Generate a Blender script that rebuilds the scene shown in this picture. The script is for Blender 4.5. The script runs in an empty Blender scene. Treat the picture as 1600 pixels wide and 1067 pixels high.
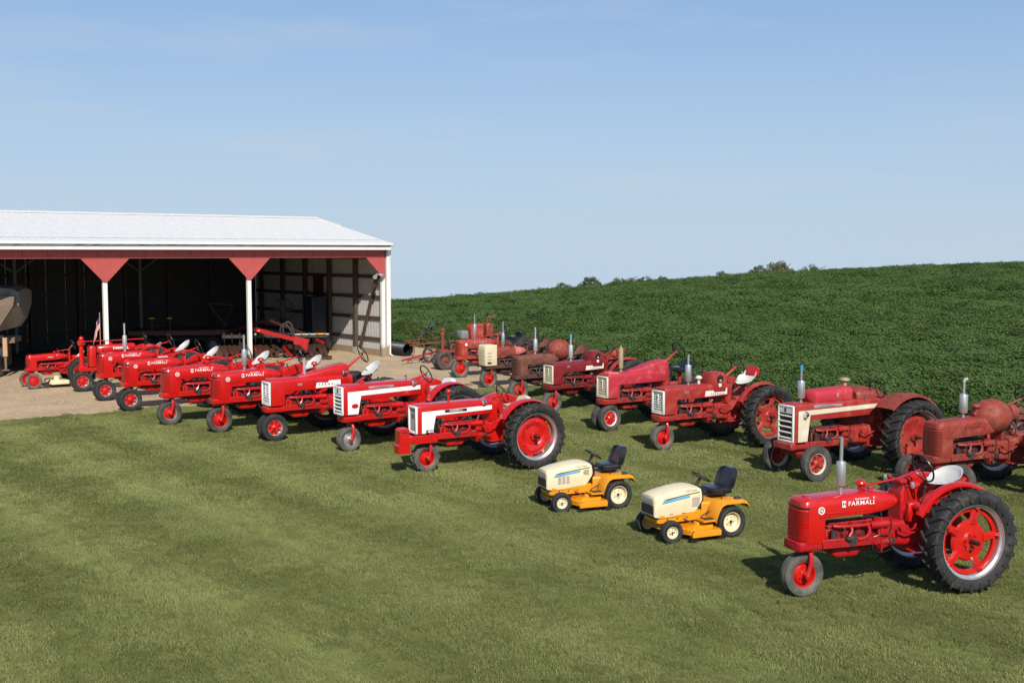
import bpy, math, random
import numpy as np
from mathutils import Vector, Matrix
R = math.radians
random.seed(7); rng = np.random.default_rng(7)
scene = bpy.context.scene
COL = scene.collection

# ------------------------------------------------------------------ camera
cam_d = bpy.data.cameras.new('camera'); cam = bpy.data.objects.new('camera', cam_d); COL.objects.link(cam)
cam_d.sensor_width = 36.0; cam_d.lens = 1753/1600*36; cam_d.clip_start = .1; cam_d.clip_end = 4000
cam.location = (0, 0, 4.74); cam.rotation_euler = (R(90) - math.atan(139.5/1753), 0, 0)
scene.camera = cam
# ------------------------------------------------------------------ sky and sun
SUN_EL, SUN_AZ = 39.0, 11.7          # light travels 11.7 degrees left of straight ahead
to_sun = Vector((math.sin(R(SUN_AZ))*math.cos(R(SUN_EL)), -math.cos(R(SUN_AZ))*math.cos(R(SUN_EL)), math.sin(R(SUN_EL))))
world = bpy.data.worlds.new('World'); scene.world = world; world.use_nodes = True
wn, wl = world.node_tree.nodes, world.node_tree.links
wn.clear()
sky = wn.new('ShaderNodeTexSky'); sky.sky_type = 'NISHITA'; sky.sun_disc = False
sky.sun_elevation = R(SUN_EL); sky.sun_rotation = math.atan2(to_sun.x, to_sun.y)
sky.altitude = 200; sky.air_density = 1.0; sky.dust_density = .5; sky.ozone_density = 3.0
tc = wn.new('ShaderNodeTexCoord'); mp = wn.new('ShaderNodeMapping')
mp.inputs['Rotation'].default_value = (0, R(-9), R(8)); mp.inputs['Scale'].default_value = (1.6, 1.0, 11.0)
cn = wn.new('ShaderNodeTexNoise'); cn.inputs['Scale'].default_value = 2.4; cn.inputs['Detail'].default_value = 6; cn.inputs['Roughness'].default_value = .55
cr = wn.new('ShaderNodeValToRGB'); cr.color_ramp.elements[0].position = .50; cr.color_ramp.elements[1].position = .78
cr.color_ramp.elements[0].color = (0, 0, 0, 1); cr.color_ramp.elements[1].color = (.38, .38, .38, 1)
cm = wn.new('ShaderNodeMix'); cm.data_type = 'RGBA'; cm.inputs[7].default_value = (5.0, 5.4, 5.9, 1)
bg = wn.new('ShaderNodeBackground'); bg.inputs['Strength'].default_value = .105
wo = wn.new('ShaderNodeOutputWorld')
wl.new(tc.outputs['Generated'], mp.inputs['Vector']); wl.new(mp.outputs['Vector'], cn.inputs['Vector'])
wl.new(cn.outputs['Fac'], cr.inputs['Fac']); wl.new(cr.outputs['Color'], cm.inputs['Factor'])
hz = wn.new('ShaderNodeSeparateXYZ'); hr = wn.new('ShaderNodeValToRGB'); he = hr.color_ramp.elements     # pale air towards the horizon, the same all round
he[0].position, he[0].color, he[1].position, he[1].color = 0.0, (.96, .96, .96, 1), .75, (.10, .10, .10, 1)
q_ = hr.color_ramp.elements.new(.22); q_.color = (.66, .66, .66, 1)
hc = wn.new('ShaderNodeValToRGB'); hc.color_ramp.elements[0].color = (.425, .54, .66, 1); hc.color_ramp.elements[1].position = .30; hc.color_ramp.elements[1].color = (.18, .335, .61, 1)
hg = wn.new('ShaderNodeMix'); hg.data_type = 'RGBA'; hs_ = wn.new('ShaderNodeVectorMath'); hs_.operation = 'SCALE'; hs_.inputs['Scale'].default_value = 10.0
wl.new(tc.outputs['Generated'], hz.inputs[0]); wl.new(hz.outputs['Z'], hr.inputs['Fac']); wl.new(hz.outputs['Z'], hc.inputs['Fac']); wl.new(hc.outputs['Color'], hs_.inputs[0])
wl.new(hr.outputs['Color'], hg.inputs['Factor']); wl.new(sky.outputs['Color'], hg.inputs[6]); wl.new(hs_.outputs[0], hg.inputs[7])
wl.new(hg.outputs[2], cm.inputs[6]); wl.new(cm.outputs[2], bg.inputs['Color']); wl.new(bg.outputs[0], wo.inputs['Surface'])
sun_d = bpy.data.lights.new('sun', 'SUN'); sun = bpy.data.objects.new('sun', sun_d); COL.objects.link(sun)
sun_d.energy = 4.9; sun_d.angle = R(.55); sun_d.color = (1.0, .93, .82)
sun.rotation_euler = to_sun.to_track_quat('Z', 'Y').to_euler(); sun.location = (20, -30, 40)
scene.view_settings.view_transform = 'Standard'; scene.view_settings.look = 'None'
scene.view_settings.exposure = 0.17; scene.view_settings.gamma = 1.0; scene.view_settings.use_curve_mapping = False
scene.cycles.max_bounces = 6; scene.cycles.diffuse_bounces = 3; scene.cycles.transparent_max_bounces = 6

# ------------------------------------------------------------------ materials
MAT = {}
def new_mat(name):
    m = bpy.data.materials.new(name); m.use_nodes = True; MAT[name] = m
    n, l = m.node_tree.nodes, m.node_tree.links
    return m, n, l, n['Principled BSDF']
def noise(n, l, scale, detail=4, rough=.6, vec=None, dist=0):
    t = n.new('ShaderNodeTexNoise'); t.inputs['Scale'].default_value = scale; t.inputs['Detail'].default_value = detail
    t.inputs['Roughness'].default_value = rough; t.inputs['Distortion'].default_value = dist
    if vec is None:
        g = n.new('ShaderNodeNewGeometry'); vec = g.outputs['Position']
    l.new(vec, t.inputs['Vector']); return t.outputs['Fac']
def ramp(n, l, fac, a, b, ca=(0, 0, 0, 1), cb=(1, 1, 1, 1)):
    r = n.new('ShaderNodeValToRGB'); e = r.color_ramp.elements
    e[0].position, e[1].position, e[0].color, e[1].color = a, b, ca, cb
    l.new(fac, r.inputs['Fac']); return r.outputs['Color']
def mix(n, l, fac, a, b):
    m = n.new('ShaderNodeMix'); m.data_type = 'RGBA'
    for sock, v in ((m.inputs['Factor'], fac), (m.inputs[6], a), (m.inputs[7], b)):
        if isinstance(v, (int, float)): sock.default_value = v
        elif isinstance(v, tuple): sock.default_value = v if len(v) == 4 else (*v, 1)
        else: l.new(v, sock)
    return m.outputs[2]
def bump(n, l, p, h, strength=.3, dist=.01):
    b = n.new('ShaderNodeBump'); b.inputs['Strength'].default_value = strength; b.inputs['Distance'].default_value = dist
    l.new(h, b.inputs['Height']); l.new(b.outputs['Normal'], p.inputs['Normal'])
def obj_vec(n): return n.new('ShaderNodeTexCoord').outputs['Object']
def paint(name, col, rough=.3, coat=.4, wear=0.0, wcol=(.12, .05, .03), fade=None, fade_amt=0.0, metal=0.0, bumpy=.0):
    """coat of paint with dust, fading blotches and patches worn to wcol"""
    m, n, l, p = new_mat(name); ov = obj_vec(n)
    c = mix(n, l, ramp(n, l, noise(n, l, 3.1, 5, .6, ov), .35, .75), tuple(x*.86 for x in col), col)
    if fade:
        c = mix(n, l, ramp(n, l, noise(n, l, 2.3, 5, .65, ov, .6), .62-.35*fade_amt, .78-.2*fade_amt), c, fade)
    r = ramp(n, l, noise(n, l, 7, 4, .6, ov), .3, .8, (rough*.8,)*3+(1,), (min(1, rough*1.35),)*3+(1,))
    if wear > 0:
        w = ramp(n, l, noise(n, l, 6.5, 8, .72, ov, .5), .70-.38*wear, .80-.30*wear)
        c = mix(n, l, w, c, mix(n, l, noise(n, l, 22, 4, .7, ov), wcol, tuple(x*.45 for x in wcol)))
        r = mix(n, l, w, r, (.85, .85, .85))
        bump(n, l, p, w, .15, .002)
    l.new(c, p.inputs['Base Color']); l.new(r, p.inputs['Roughness'])
    p.inputs['Coat Weight'].default_value = coat; p.inputs['Coat Roughness'].default_value = .12
    p.inputs['Metallic'].default_value = metal
    return m
RED = (.53, .009, .007)
paint('red', RED, .30, .45, .06, (.30, .02, .015))
paint('red_b', (.40, .006, .009), .46, .06, .10, (.10, .012, .010))
paint('red_cast', (.40, .007, .010), .5, .05, .25, (.07, .012, .010))
paint('red_grime_shade', (.33, .007, .009), .5, .05, .60, (.030, .008, .007))  # engine grease, with the bay's shade painted into the red as well
paint('dull_grime_shade', (.17, .016, .013), .6, 0, .75, (.028, .016, .012))  # greasy worn paint, darkened further to stand for under-hood shade
paint('faded_orange', (.37, .040, .023), .58, .02, .40, (.14, .045, .03), (.46, .11, .065), .35)
paint('faded_pink', (.45, .024, .040), .55, .03, .10, (.16, .05, .04), (.50, .11, .11), .30)
paint('pale_pink', (.52, .12, .10), .65, 0, .28, (.22, .07, .05), (.60, .28, .24), .4)
paint('dull_red', (.34, .020, .016), .52, .05, .36, (.095, .038, .026), (.37, .070, .050), .38)
paint('brown_red', (.26, .030, .019), .58, .02, .42, (.095, .040, .027), (.31, .080, .052), .40)
paint('dark_red', (.20, .012, .016), .42, .15, .14, (.07, .03, .02), (.26, .05, .05), .2)
paint('rusty_red', (.28, .040, .024), .65, 0, .55, (.11, .045, .03), (.34, .09, .05), .3)
paint('rust', (.17, .060, .036), .85, 0, .5, (.10, .035, .022), (.23, .10, .06), .3)
paint('dark_rust', (.10, .040, .028), .85, 0, .5, (.05, .022, .016))
paint('cream', (.78, .665, .435), .38, .2, .04, (.55, .45, .28))
paint('worn_cream', (.68, .60, .45), .5, .05, .14, (.28, .14, .08), (.74, .70, .60), .3)
paint('white_paint', (.80, .80, .78), .35, .25)
paint('worn_white', (.74, .72, .64), .5, .05, .12, (.33, .18, .11))
paint('yellow', (.76, .30, .012), .36, .25, .05, (.30, .12, .02))
paint('silver', (.62, .63, .64), .32, 0, 0, metal=.75)
paint('dull_silver', (.52, .52, .52), .5, 0, .12, (.20, .15, .12), metal=.55)
paint('seat_white', (.62, .61, .58), .5, .05, .08, (.40, .36, .30))
paint('tan_tin', (.40, .31, .19), .6, 0, .25, (.20, .11, .06), metal=.2)
paint('black', (.014, .014, .015), .4, .1)
paint('iron', (.035, .032, .030), .6, 0, .2, (.08, .045, .03))
paint('black_seat', (.012, .013, .017), .32, .3)
paint('chrome', (.75, .75, .75), .12, 0, metal=1.0)
paint('blue', (.05, .30, .55), .45, .1)
paint('sky_blue_decal', (.12, .42, .72), .4, .1)
paint('brown_decal', (.10, .045, .025), .5, .1)
paint('grey_decal', (.42, .38, .32), .5, .1)
paint('letter_white', (.86, .86, .84), .4, .1)
paint('letter_black', (.012, .012, .012), .4, .1)
paint('wood', (.085, .055, .038), .85, 0, .3, (.05, .03, .02))
paint('tan_wood', (.48, .30, .17), .8, 0, .2, (.25, .15, .09))
paint('plastic_pipe', (.018, .018, .020), .45, .1, .12, (.07, .065, .06))
paint('shed_red', (.46, .085, .075), .45, .1, .08, (.38, .10, .09))
paint('shed_white', (.80, .80, .79), .45, .05, .14, (.60, .59, .56))
paint('roof_white', (.71, .70, .68), .45, .05, .14, (.62, .62, .61))
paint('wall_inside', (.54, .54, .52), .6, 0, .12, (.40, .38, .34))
paint('shaded_wall', (.052, .058, .056), .8, 0, .2, (.06, .06, .055))  # wall sheets coloured dark to carry the shade deep in the shed
paint('shaded_roof', (.05, .05, .048), .8, 0, .2, (.04, .035, .03))  # underside coloured dark to hold down light bouncing inside the shed
paint('concrete', (.42, .39, .34), .9, 0, .2, (.30, .26, .21))
paint('grey_steel', (.20, .21, .21), .5, .0, .1, (.1, .08, .06))
paint('wagon_grey', (.21, .21, .20), .55, .05, .2, (.22, .18, .14))
paint('wagon_brown', (.17, .12, .09), .7, 0, .3, (.09, .06, .045))
paint('navy', (.022, .028, .042), .4, .2, .1, (.05, .05, .05))
paint('flag_red', (.50, .02, .03), .8, 0); paint('flag_white', (.78, .77, .74), .8, 0); paint('flag_blue', (.02, .03, .14), .8, 0)
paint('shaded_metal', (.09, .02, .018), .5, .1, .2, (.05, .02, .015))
def rubber(name, col, dust, dcol):
    m, n, l, p = new_mat(name); ov = obj_vec(n)
    f = ramp(n, l, noise(n, l, 5, 6, .65, ov), .60-.35*dust, .85-.2*dust)
    l.new(mix(n, l, f, col, dcol), p.inputs['Base Color']); p.inputs['Roughness'].default_value = .75
    bump(n, l, p, noise(n, l, 60, 3, .6, ov), .2, .003)
rubber('tyre', (.016, .016, .017), .25, (.075, .070, .062))
rubber('tyre_dusty', (.050, .048, .045), .75, (.16, .145, .12))
rubber('tyre_old', (.030, .029, .028), .65, (.11, .10, .088))
m, n, l, p = new_mat('post_white'); geo = n.new('ShaderNodeNewGeometry'); sp = n.new('ShaderNodeSeparateXYZ'); l.new(geo.outputs['Position'], sp.inputs[0])      # white paint with mud splashed on the foot
ad = n.new('ShaderNodeMath'); ad.operation = 'MULTIPLY_ADD'; l.new(noise(n, l, 9, 5, .7), ad.inputs[0]); ad.inputs[1].default_value = -.9; l.new(sp.outputs['Z'], ad.inputs[2])
l.new(mix(n, l, ramp(n, l, ad.outputs[0], -.32, .12), (.30, .23, .16), mix(n, l, noise(n, l, 3, 5, .7), (.80, .80, .78), (.66, .65, .61))), p.inputs['Base Color']); p.inputs['Roughness'].default_value = .5
m, n, l, p = new_mat('lens'); p.inputs['Base Color'].default_value = (.75, .76, .74, 1); p.inputs['Roughness'].default_value = .08; p.inputs['Metallic'].default_value = .6
m, n, l, p = new_mat('amber'); p.inputs['Base Color'].default_value = (.80, .35, .02, 1); p.inputs['Roughness'].default_value = .3

# ------------------------------------------------------------------ mesh builder
def frame_from(d):
    d = Vector(d).normalized(); a = Vector((0, 0, 1)) if abs(d.z) < .9 else Vector((0, 1, 0))
    u = d.cross(a).normalized(); return u, d.cross(u).normalized(), d
class MB:
    def __init__(s): s.v = []; s.f = []; s.m = []
    def add(s, vs, fs, mi=0):
        o = len(s.v); s.v += [tuple(q) for q in vs]; s.f += [tuple(i+o for i in f) for f in fs]; s.m += [mi]*len(fs); return s
    def box(s, c, d, mi=0, b=.008, rot=None):
        hx, hy, hz = d[0]/2, d[1]/2, d[2]/2; b = min(b, hx*.9, hy*.9, hz*.9)
        vs = []; idx = {}
        for sx in (-1, 1):
            for sy in (-1, 1):
                for sz in (-1, 1):
                    for ax in range(3):
                        q = [sx*(hx-b), sy*(hy-b), sz*(hz-b)]; q[ax] += (sx, sy, sz)[ax]*b
                        idx[(sx, sy, sz, ax)] = len(vs); vs.append(Vector(q))
        fs = []
        for ax in range(3):
            o1, o2 = [k for k in range(3) if k != ax]
            for sg in (-1, 1):
                loop = []
                for s1, s2 in ((-1, -1), (1, -1), (1, 1), (-1, 1)):
                    k = [0, 0, 0]; k[ax] = sg; k[o1] = s1; k[o2] = s2; loop.append(idx[(*k, ax)])
                fs.append(loop)
            for s1 in (-1, 1):          # edges along ax
                for s2 in (-1, 1):
                    k0 = [0, 0, 0]; k1 = [0, 0, 0]; k0[ax] = -1; k1[ax] = 1
                    for k in (k0, k1): k[o1] = s1; k[o2] = s2
                    fs.append([idx[(*k0, o1)], idx[(*k1, o1)], idx[(*k1, o2)], idx[(*k0, o2)]])
        for sx in (-1, 1):
            for sy in (-1, 1):
                for sz in (-1, 1): fs.append([idx[(sx, sy, sz, k)] for k in range(3)])
        if rot is not None: vs = [rot @ q for q in vs]
        c = Vector(c); vs = [q+c for q in vs]
        # fix winding outward
        out = []
        cen = c
        for f in fs:
            a, b2, d2 = vs[f[0]], vs[f[1]], vs[f[2]]
            nrm = (b2-a).cross(d2-a); mid = sum((vs[i] for i in f), Vector())/len(f)
            out.append(list(reversed(f)) if nrm.dot(mid-cen) < 0 else f)
        return s.add(vs, out, mi)
    def bar(s, p0, p1, w, h, mi=0, b=.005, up=(0, 0, 1)):
        p0, p1 = Vector(p0), Vector(p1); d = (p1-p0); L = d.length; d.normalize()
        y = Vector(up).cross(d)
        if y.length < 1e-4: y = Vector((0, 1, 0)).cross(d)
        y.normalize(); z = d.cross(y)
        M3 = Matrix((d, y, z)).transposed()
        return s.box((p0+p1)/2, (L, w, h), mi, b, M3)
    def cyl(s, p0, p1, r0, r1=None, n=14, mi=0, cap=True):
        r1 = r0 if r1 is None else r1; p0, p1 = Vector(p0), Vector(p1); u, w, d = frame_from(p1-p0)
        vs = []
        for P, r in ((p0, r0), (p1, r1)):
            for i in range(n):
                a = 2*math.pi*i/n; vs.append(P+u*(r*math.cos(a))+w*(r*math.sin(a)))
        fs = [(i, (i+1) % n, n+(i+1) % n, n+i) for i in range(n)]
        if cap: fs += [tuple(reversed(range(n))), tuple(range(n, 2*n))]
        return s.add(vs, fs, mi)
    def tube(s, pts, r, n=8, mi=0, cap=True, smooth=0):
        pts = [Vector(q) for q in pts]
        for _ in range(smooth):
            q = [pts[0]]
            for a, b in zip(pts, pts[1:]): q += [a*.75+b*.25, a*.25+b*.75]
            pts = q+[pts[-1]]
        rs = r if isinstance(r, (list, tuple)) else [r]*len(pts)
        if len(rs) != len(pts): rs = list(np.interp(np.linspace(0, 1, len(pts)), np.linspace(0, 1, len(rs)), rs))
        vs = []; u = None
        for k, P in enumerate(pts):
            d = (pts[min(k+1, len(pts)-1)]-pts[max(k-1, 0)]).normalized()
            if u is None: u, w, _ = frame_from(d)
            else:
                u = (u-d*u.dot(d)).normalized(); w = d.cross(u)
            w = d.cross(u)
            for i in range(n):
                a = 2*math.pi*i/n; vs.append(P+u*(rs[k]*math.cos(a))+w*(rs[k]*math.sin(a)))
        fs = []
        for k in range(len(pts)-1):
            for i in range(n): fs.append((k*n+i, k*n+(i+1) % n, (k+1)*n+(i+1) % n, (k+1)*n+i))
        if cap: fs += [tuple(reversed(range(n))), tuple(range((len(pts)-1)*n, len(pts)*n))]
        return s.add(vs, fs, mi)
    def lathe(s, prof, c=(0, 0, 0), axis='Y', n=32, mi=0, closed=False, a0=0, a1=2*math.pi):
        c = Vector(c); vs = []; full = abs(a1-a0-2*math.pi) < 1e-6; na = n if full else n+1; k = len(prof)
        for i in range(na):
            t = a0+(a1-a0)*i/n; co, si = math.cos(t), math.sin(t)
            for a, r in prof:
                if axis == 'Y': q = Vector((r*co, a, r*si))
                elif axis == 'Z': q = Vector((r*co, r*si, a))
                else: q = Vector((a, r*co, r*si))
                vs.append(c+q)
        fs = []
        for i in range(n):
            j = (i+1) % na
            for q in range(k if closed else k-1):
                q2 = (q+1) % k; fs.append((i*k+q, j*k+q, j*k+q2, i*k+q2) if axis == 'Y' else (i*k+q, i*k+q2, j*k+q2, j*k+q))
        return s.add(vs, fs, mi)
    def loft(s, secs, mi=0, cap=True):
        n = len(secs[0]); vs = [q for sec in secs for q in sec]; fs = []
        for k in range(len(secs)-1):
            for i in range(n): fs.append((k*n+i, (k+1)*n+i, (k+1)*n+(i+1) % n, k*n+(i+1) % n))
        if cap: fs += [tuple(range(n)), tuple(reversed(range((len(secs)-1)*n, len(secs)*n)))]
        return s.add(vs, fs, mi)
    def prism(s, poly, y0, y1, mi=0, axis='Y'):
        n = len(poly)
        if axis == 'Y': f = lambda a, b, t: (a, t, b)
        elif axis == 'X': f = lambda a, b, t: (t, a, b)
        else: f = lambda a, b, t: (a, b, t)
        vs = [f(a, b, y0) for a, b in poly]+[f(a, b, y1) for a, b in poly]
        fs = [tuple(range(n)), tuple(reversed(range(n, 2*n)))]+[(i, n+i, n+(i+1) % n, (i+1) % n) for i in range(n)]
        return s.add(vs, fs, mi)
    def ball(s, c, r, mi=0, n=14, m=8):
        rx, ry, rz = (r, r, r) if isinstance(r, (int, float)) else r; vs = []; fs = []
        for j in range(m+1):
            th = math.pi*j/m
            for i in range(n):
                ph = 2*math.pi*i/n; vs.append((c[0]+rx*math.sin(th)*math.cos(ph), c[1]+ry*math.sin(th)*math.sin(ph), c[2]+rz*math.cos(th)))
        for j in range(m):
            for i in range(n): fs.append((j*n+i, (j+1)*n+i, (j+1)*n+(i+1) % n, j*n+(i+1) % n))
        return s.add(vs, fs, mi)
    def mesh(s, name, mats, angle=38):
        me = bpy.data.meshes.new(name); me.from_pydata(s.v, [], s.f)
        for q in ([mats] if isinstance(mats, str) else mats): me.materials.append(MAT[q])
        me.polygons.foreach_set('material_index', s.m); me.validate()
        me.polygons.foreach_set('use_smooth', [angle > 0]*len(me.polygons))
        if angle > 0: me.set_sharp_from_angle(angle=R(angle))
        return me
    def build(s, name, mats, parent=None, loc=None, rot=None, angle=38):
        return put(name, s.mesh(name, mats, angle), parent, loc, rot)
def put(name, me, parent=None, loc=None, rot=None, scale=None):
    o = bpy.data.objects.new(name, me); COL.objects.link(o); o.parent = parent
    if loc is not None: o.location = loc
    if rot is not None: o.rotation_euler = rot
    if scale is not None: o.scale = (scale,)*3 if isinstance(scale, (int, float)) else scale
    return o
def tag(o, label=None, cat=None, group=None, kind=None):
    for k, v in (('label', label), ('category', cat), ('group', group), ('kind', kind)):
        if v: o[k] = v
    return o
def thing(name, label, cat, loc, rz=0, group=None, scale=1):
    o = put(name, None, None, loc, (0, 0, rz), scale); o.empty_display_size = .2
    return tag(o, label, cat, group)
def rr(x, w, z0, z1, rt, rb=.01, n=4, yc=0):
    """rounded rectangle section in the YZ plane at x"""
    pts = []
    rt = min(rt, w*.98, (z1-z0)*.9); rb = min(rb, w*.98, (z1-z0)*.4)
    for cy, cz, r, a in ((w-rb, z0+rb, rb, -90), (w-rt, z1-rt, rt, 0), (-w+rt, z1-rt, rt, 90), (-w+rb, z0+rb, rb, 180)):
        for i in range(n+1):
            t = R(a+90*i/n); pts.append((x, yc+cy+r*math.cos(t), cz+r*math.sin(t)))
    return pts
def plan(z, x0, x1, w, rf, rb=.01, n=5):
    """rounded rectangle in the XY plane at z, front corners radius rf (front = -x)"""
    pts = []
    for cx, cy, r, a in ((x1-rb, -w+rb, rb, -90), (x1-rb, w-rb, rb, 0), (x0+rf, w-rf, rf, 90), (x0+rf, -w+rf, rf, 180)):
        for i in range(n+1):
            t = R(a+90*i/n); pts.append((cx+r*math.cos(t), cy+r*math.sin(t), z))
    return pts
TXT = {}
def lettering(s, size, mat, parent, loc, bold=.02, name='lettering', rz=0, shear=0, sx=1, space=1.0):
    """raised lettering standing on a side that faces -Y, reading along +X"""
    key = (s, mat, bold, shear, space)
    if key not in TXT:
        cu = bpy.data.curves.new('text', 'FONT'); cu.body = s; cu.size = 1; cu.extrude = .02; cu.offset = bold; cu.align_x = 'CENTER'; cu.align_y = 'CENTER'
        cu.shear = shear; cu.space_character = space; cu.resolution_u = 3
        o = bpy.data.objects.new('text', cu); me = bpy.data.meshes.new_from_object(o); bpy.data.objects.remove(o); bpy.data.curves.remove(cu)
        me.materials.clear(); me.materials.append(MAT[mat]); TXT[key] = me
    return put(name, TXT[key], parent, loc, (R(90), 0, rz), (size*sx, size, size*.4))
# ------------------------------------------------------------------ terrain
EDGE = [(-60, 118), (-20, 76), (-6.8, 59.5), (-2, 53.4), (2.6, 46.8), (5.2, 40.2), (8.6, 32.2), (12.6, 25.6), (18, 17.0), (28, 2.0), (45, -22), (70, -60)]   # front edge of the crop
EX = np.array([e[0] for e in EDGE], float); EY = np.array([e[1] for e in EDGE], float)
CX = np.array([-400, -120, -30, -10.3, 3.3, 10.8, 21.7, 32.5, 43, 70, 120, 400], float)
CZ = np.array([-4.5, -3.5, -1.3, -.50, .52, 1.14, 1.95, 2.48, 2.92, 3.6, 3.9, 3.9])
def ground_z(X, Y):
    X = np.asarray(X, float); Y = np.asarray(Y, float)
    ye = np.interp(X, EX, EY); zc = np.interp(X, CX, CZ); yc = np.maximum(95, ye+20)
    t = np.clip((Y-ye)/(yc-ye), 0, 1); z = zc*(t*t*(3-2*t)*.35+.65*np.sin(t*np.pi/2))
    d = np.maximum(Y-yc, 0); return z-np.where(d < 30, .0015*d*d, 1.35+.075*(d-30))
ax = np.concatenate([np.linspace(-1500, -80, 10)[:-1], np.linspace(-80, 130, 106), np.linspace(130, 1500, 10)[1:]])
ay = np.concatenate([np.linspace(-1200, -40, 8)[:-1], np.linspace(-40, 200, 121), np.linspace(200, 2600, 14)[1:]])
GX, GY = np.meshgrid(ax, ay); GZ = ground_z(GX, GY)-.02
nx, ny = len(ax), len(ay)
g = MB(); g.v = list(map(tuple, np.stack([GX.ravel(), GY.ravel(), GZ.ravel()], 1)))
g.f = [(j*nx+i, j*nx+i+1, (j+1)*nx+i+1, (j+1)*nx+i) for j in range(ny-1) for i in range(nx-1)]; g.m = [0]*len(g.f)
m, n, l, p = new_mat('field_soil')
l.new(mix(n, l, noise(n, l, .8, 6, .7), (.035, .075, .018), (.060, .085, .028)), p.inputs['Base Color']); p.inputs['Roughness'].default_value = .95
tag(g.build('terrain', 'field_soil', angle=180), kind='structure')

# lawn colour shared by the turf sheet and the blades standing on it
def turf_colour(n, l):
    geo = n.new('ShaderNodeNewGeometry'); pos = geo.outputs['Position']
    sep = n.new('ShaderNodeSeparateXYZ'); l.new(pos, sep.inputs[0])
    def mth(op, a, b=None):
        q = n.new('ShaderNodeMath'); q.operation = op
        for k, v in enumerate((a, b)):
            if v is None: continue
            if isinstance(v, (int, float)): q.inputs[k].default_value = v
            else: l.new(v, q.inputs[k])
        return q.outputs[0]
    q = mth('ADD', mth('MULTIPLY', sep.outputs[0], .76), mth('MULTIPLY', sep.outputs[1], .65))     # across the mower's passes
    wob = noise(n, l, .16, 3, .5, pos)
    s = mth('SINE', mth('ADD', mth('MULTIPLY', q, 2*math.pi/2.7), mth('MULTIPLY', wob, 9.0)))
    stripe = ramp(n, l, mth('ADD', mth('MULTIPLY', s, .5), .5), .25, .75)
    big = ramp(n, l, noise(n, l, .33, 6, .65, pos), .35, .68)
    c = mix(n, l, big, (.105, .165, .034), (.215, .262, .076))
    c = mix(n, l, mth('MULTIPLY', stripe, .42), c, (.345, .370, .140))  # mowing stripe: light off leaning blades painted into the grass colour
    dry = ramp(n, l, noise(n, l, .9, 7, .72, pos, .4), .55, .70)
    c = mix(n, l, mth('MULTIPLY', dry, .75), c, (.335, .300, .140))
    c = mix(n, l, ramp(n, l, noise(n, l, 3.6, 4, .7, pos, .3), .50, .68), c, mix(n, l, .5, c, (.30, .285, .13)))
    dark = ramp(n, l, noise(n, l, 1.9, 5, .7, pos, .6), .54, .66)
    c = mix(n, l, mth('MULTIPLY', dark, .60), c, (.070, .115, .024))
    fine = ramp(n, l, noise(n, l, 11, 5, .75, pos, .2), .34, .66)
    c = mix(n, l, fine, mix(n, l, .50, c, (.045, .070, .018)), mix(n, l, .24, c, (.46, .44, .18)))
    grain = ramp(n, l, noise(n, l, 32, 3, .7, pos), .36, .64)
    c = mix(n, l, grain, mix(n, l, .52, c, (.040, .062, .014)), mix(n, l, .22, c, (.50, .48, .21)))
    spot = ramp(n, l, noise(n, l, 4.5, 6, .8, pos, .5), .56, .66)
    c = mix(n, l, mth('MULTIPLY', spot, .45), c, (.36, .29, .16))
    cb = n.new('ShaderNodeCombineXYZ'); along = mth('SUBTRACT', mth('MULTIPLY', sep.outputs[0], .65), mth('MULTIPLY', sep.outputs[1], .76))
    l.new(q, cb.inputs[0]); l.new(mth('MULTIPLY', along, .16), cb.inputs[1])                        # streaks drawn out along the mower's passes
    st = noise(n, l, .85, 6, .62, cb.outputs[0], .35)
    c = mix(n, l, mth('MULTIPLY', ramp(n, l, st, .52, .38), .50), c, (.052, .088, .018))
    c = mix(n, l, mth('MULTIPLY', ramp(n, l, st, .48, .64), .58), c, (.33, .365, .140))
    band = ramp(n, l, mth('ADD', mth('MULTIPLY', mth('SINE', mth('ADD', mth('MULTIPLY', q, 2*math.pi/2.7), mth('MULTIPLY', wob, 3.0))), .5), .5), .30, .70)
    c = mix(n, l, mth('MULTIPLY', band, .22), c, (.060, .100, .020))  # dark mowing bands, the shading of leaning blades put into the colour
    gm_ = n.new('ShaderNodeMix'); gm_.data_type = 'RGBA'; gm_.blend_type = 'MULTIPLY'; gm_.inputs['Factor'].default_value = 1; gm_.inputs[7].default_value = (1.02, 1.05, .95, 1); l.new(c, gm_.inputs[6]); c = gm_.outputs[2]
    return c, pos
m, n, l, p = new_mat('turf'); c, pos = turf_colour(n, l)
l.new(mix(n, l, .30, c, (.06, .07, .025)), p.inputs['Base Color']); p.inputs['Roughness'].default_value = .95
bump(n, l, p, noise(n, l, 34, 5, .75, pos), .8, .04); p.inputs['Specular IOR Level'].default_value = .05
m, n, l, p = new_mat('grass_blade'); c, pos = turf_colour(n, l)
oi = n.new('ShaderNodeObjectInfo'); geo = n.new('ShaderNodeNewGeometry')
c2 = mix(n, l, geo.outputs['Random Per Island'], c, mix(n, l, .55, c, (.30, .28, .12)))
l.new(c2, p.inputs['Base Color']); p.inputs['Roughness'].default_value = .65; p.inputs['Specular IOR Level'].default_value = .25
tr = n.new('ShaderNodeBsdfTranslucent'); l.new(c2, tr.inputs['Color']); ms = n.new('ShaderNodeMixShader'); ms.inputs[0].default_value = .22
l.new(p.outputs[0], ms.inputs[1]); l.new(tr.outputs[0], ms.inputs[2]); l.new(ms.outputs[0], n['Material Output'].inputs['Surface'])
lm = MB(); NL = 60
pts = [(-60, -30)]+[(x, np.interp(x, EX, EY)-.6) for x in (-59, -40, -20, -6.8, -2, 2.6, 5.2, 8.6, 12.6, 18, 28, 38)]+[(40, -30)]
lm.add([(x, y, 0) for x, y in pts], [tuple(reversed(range(len(pts))))])
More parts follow.
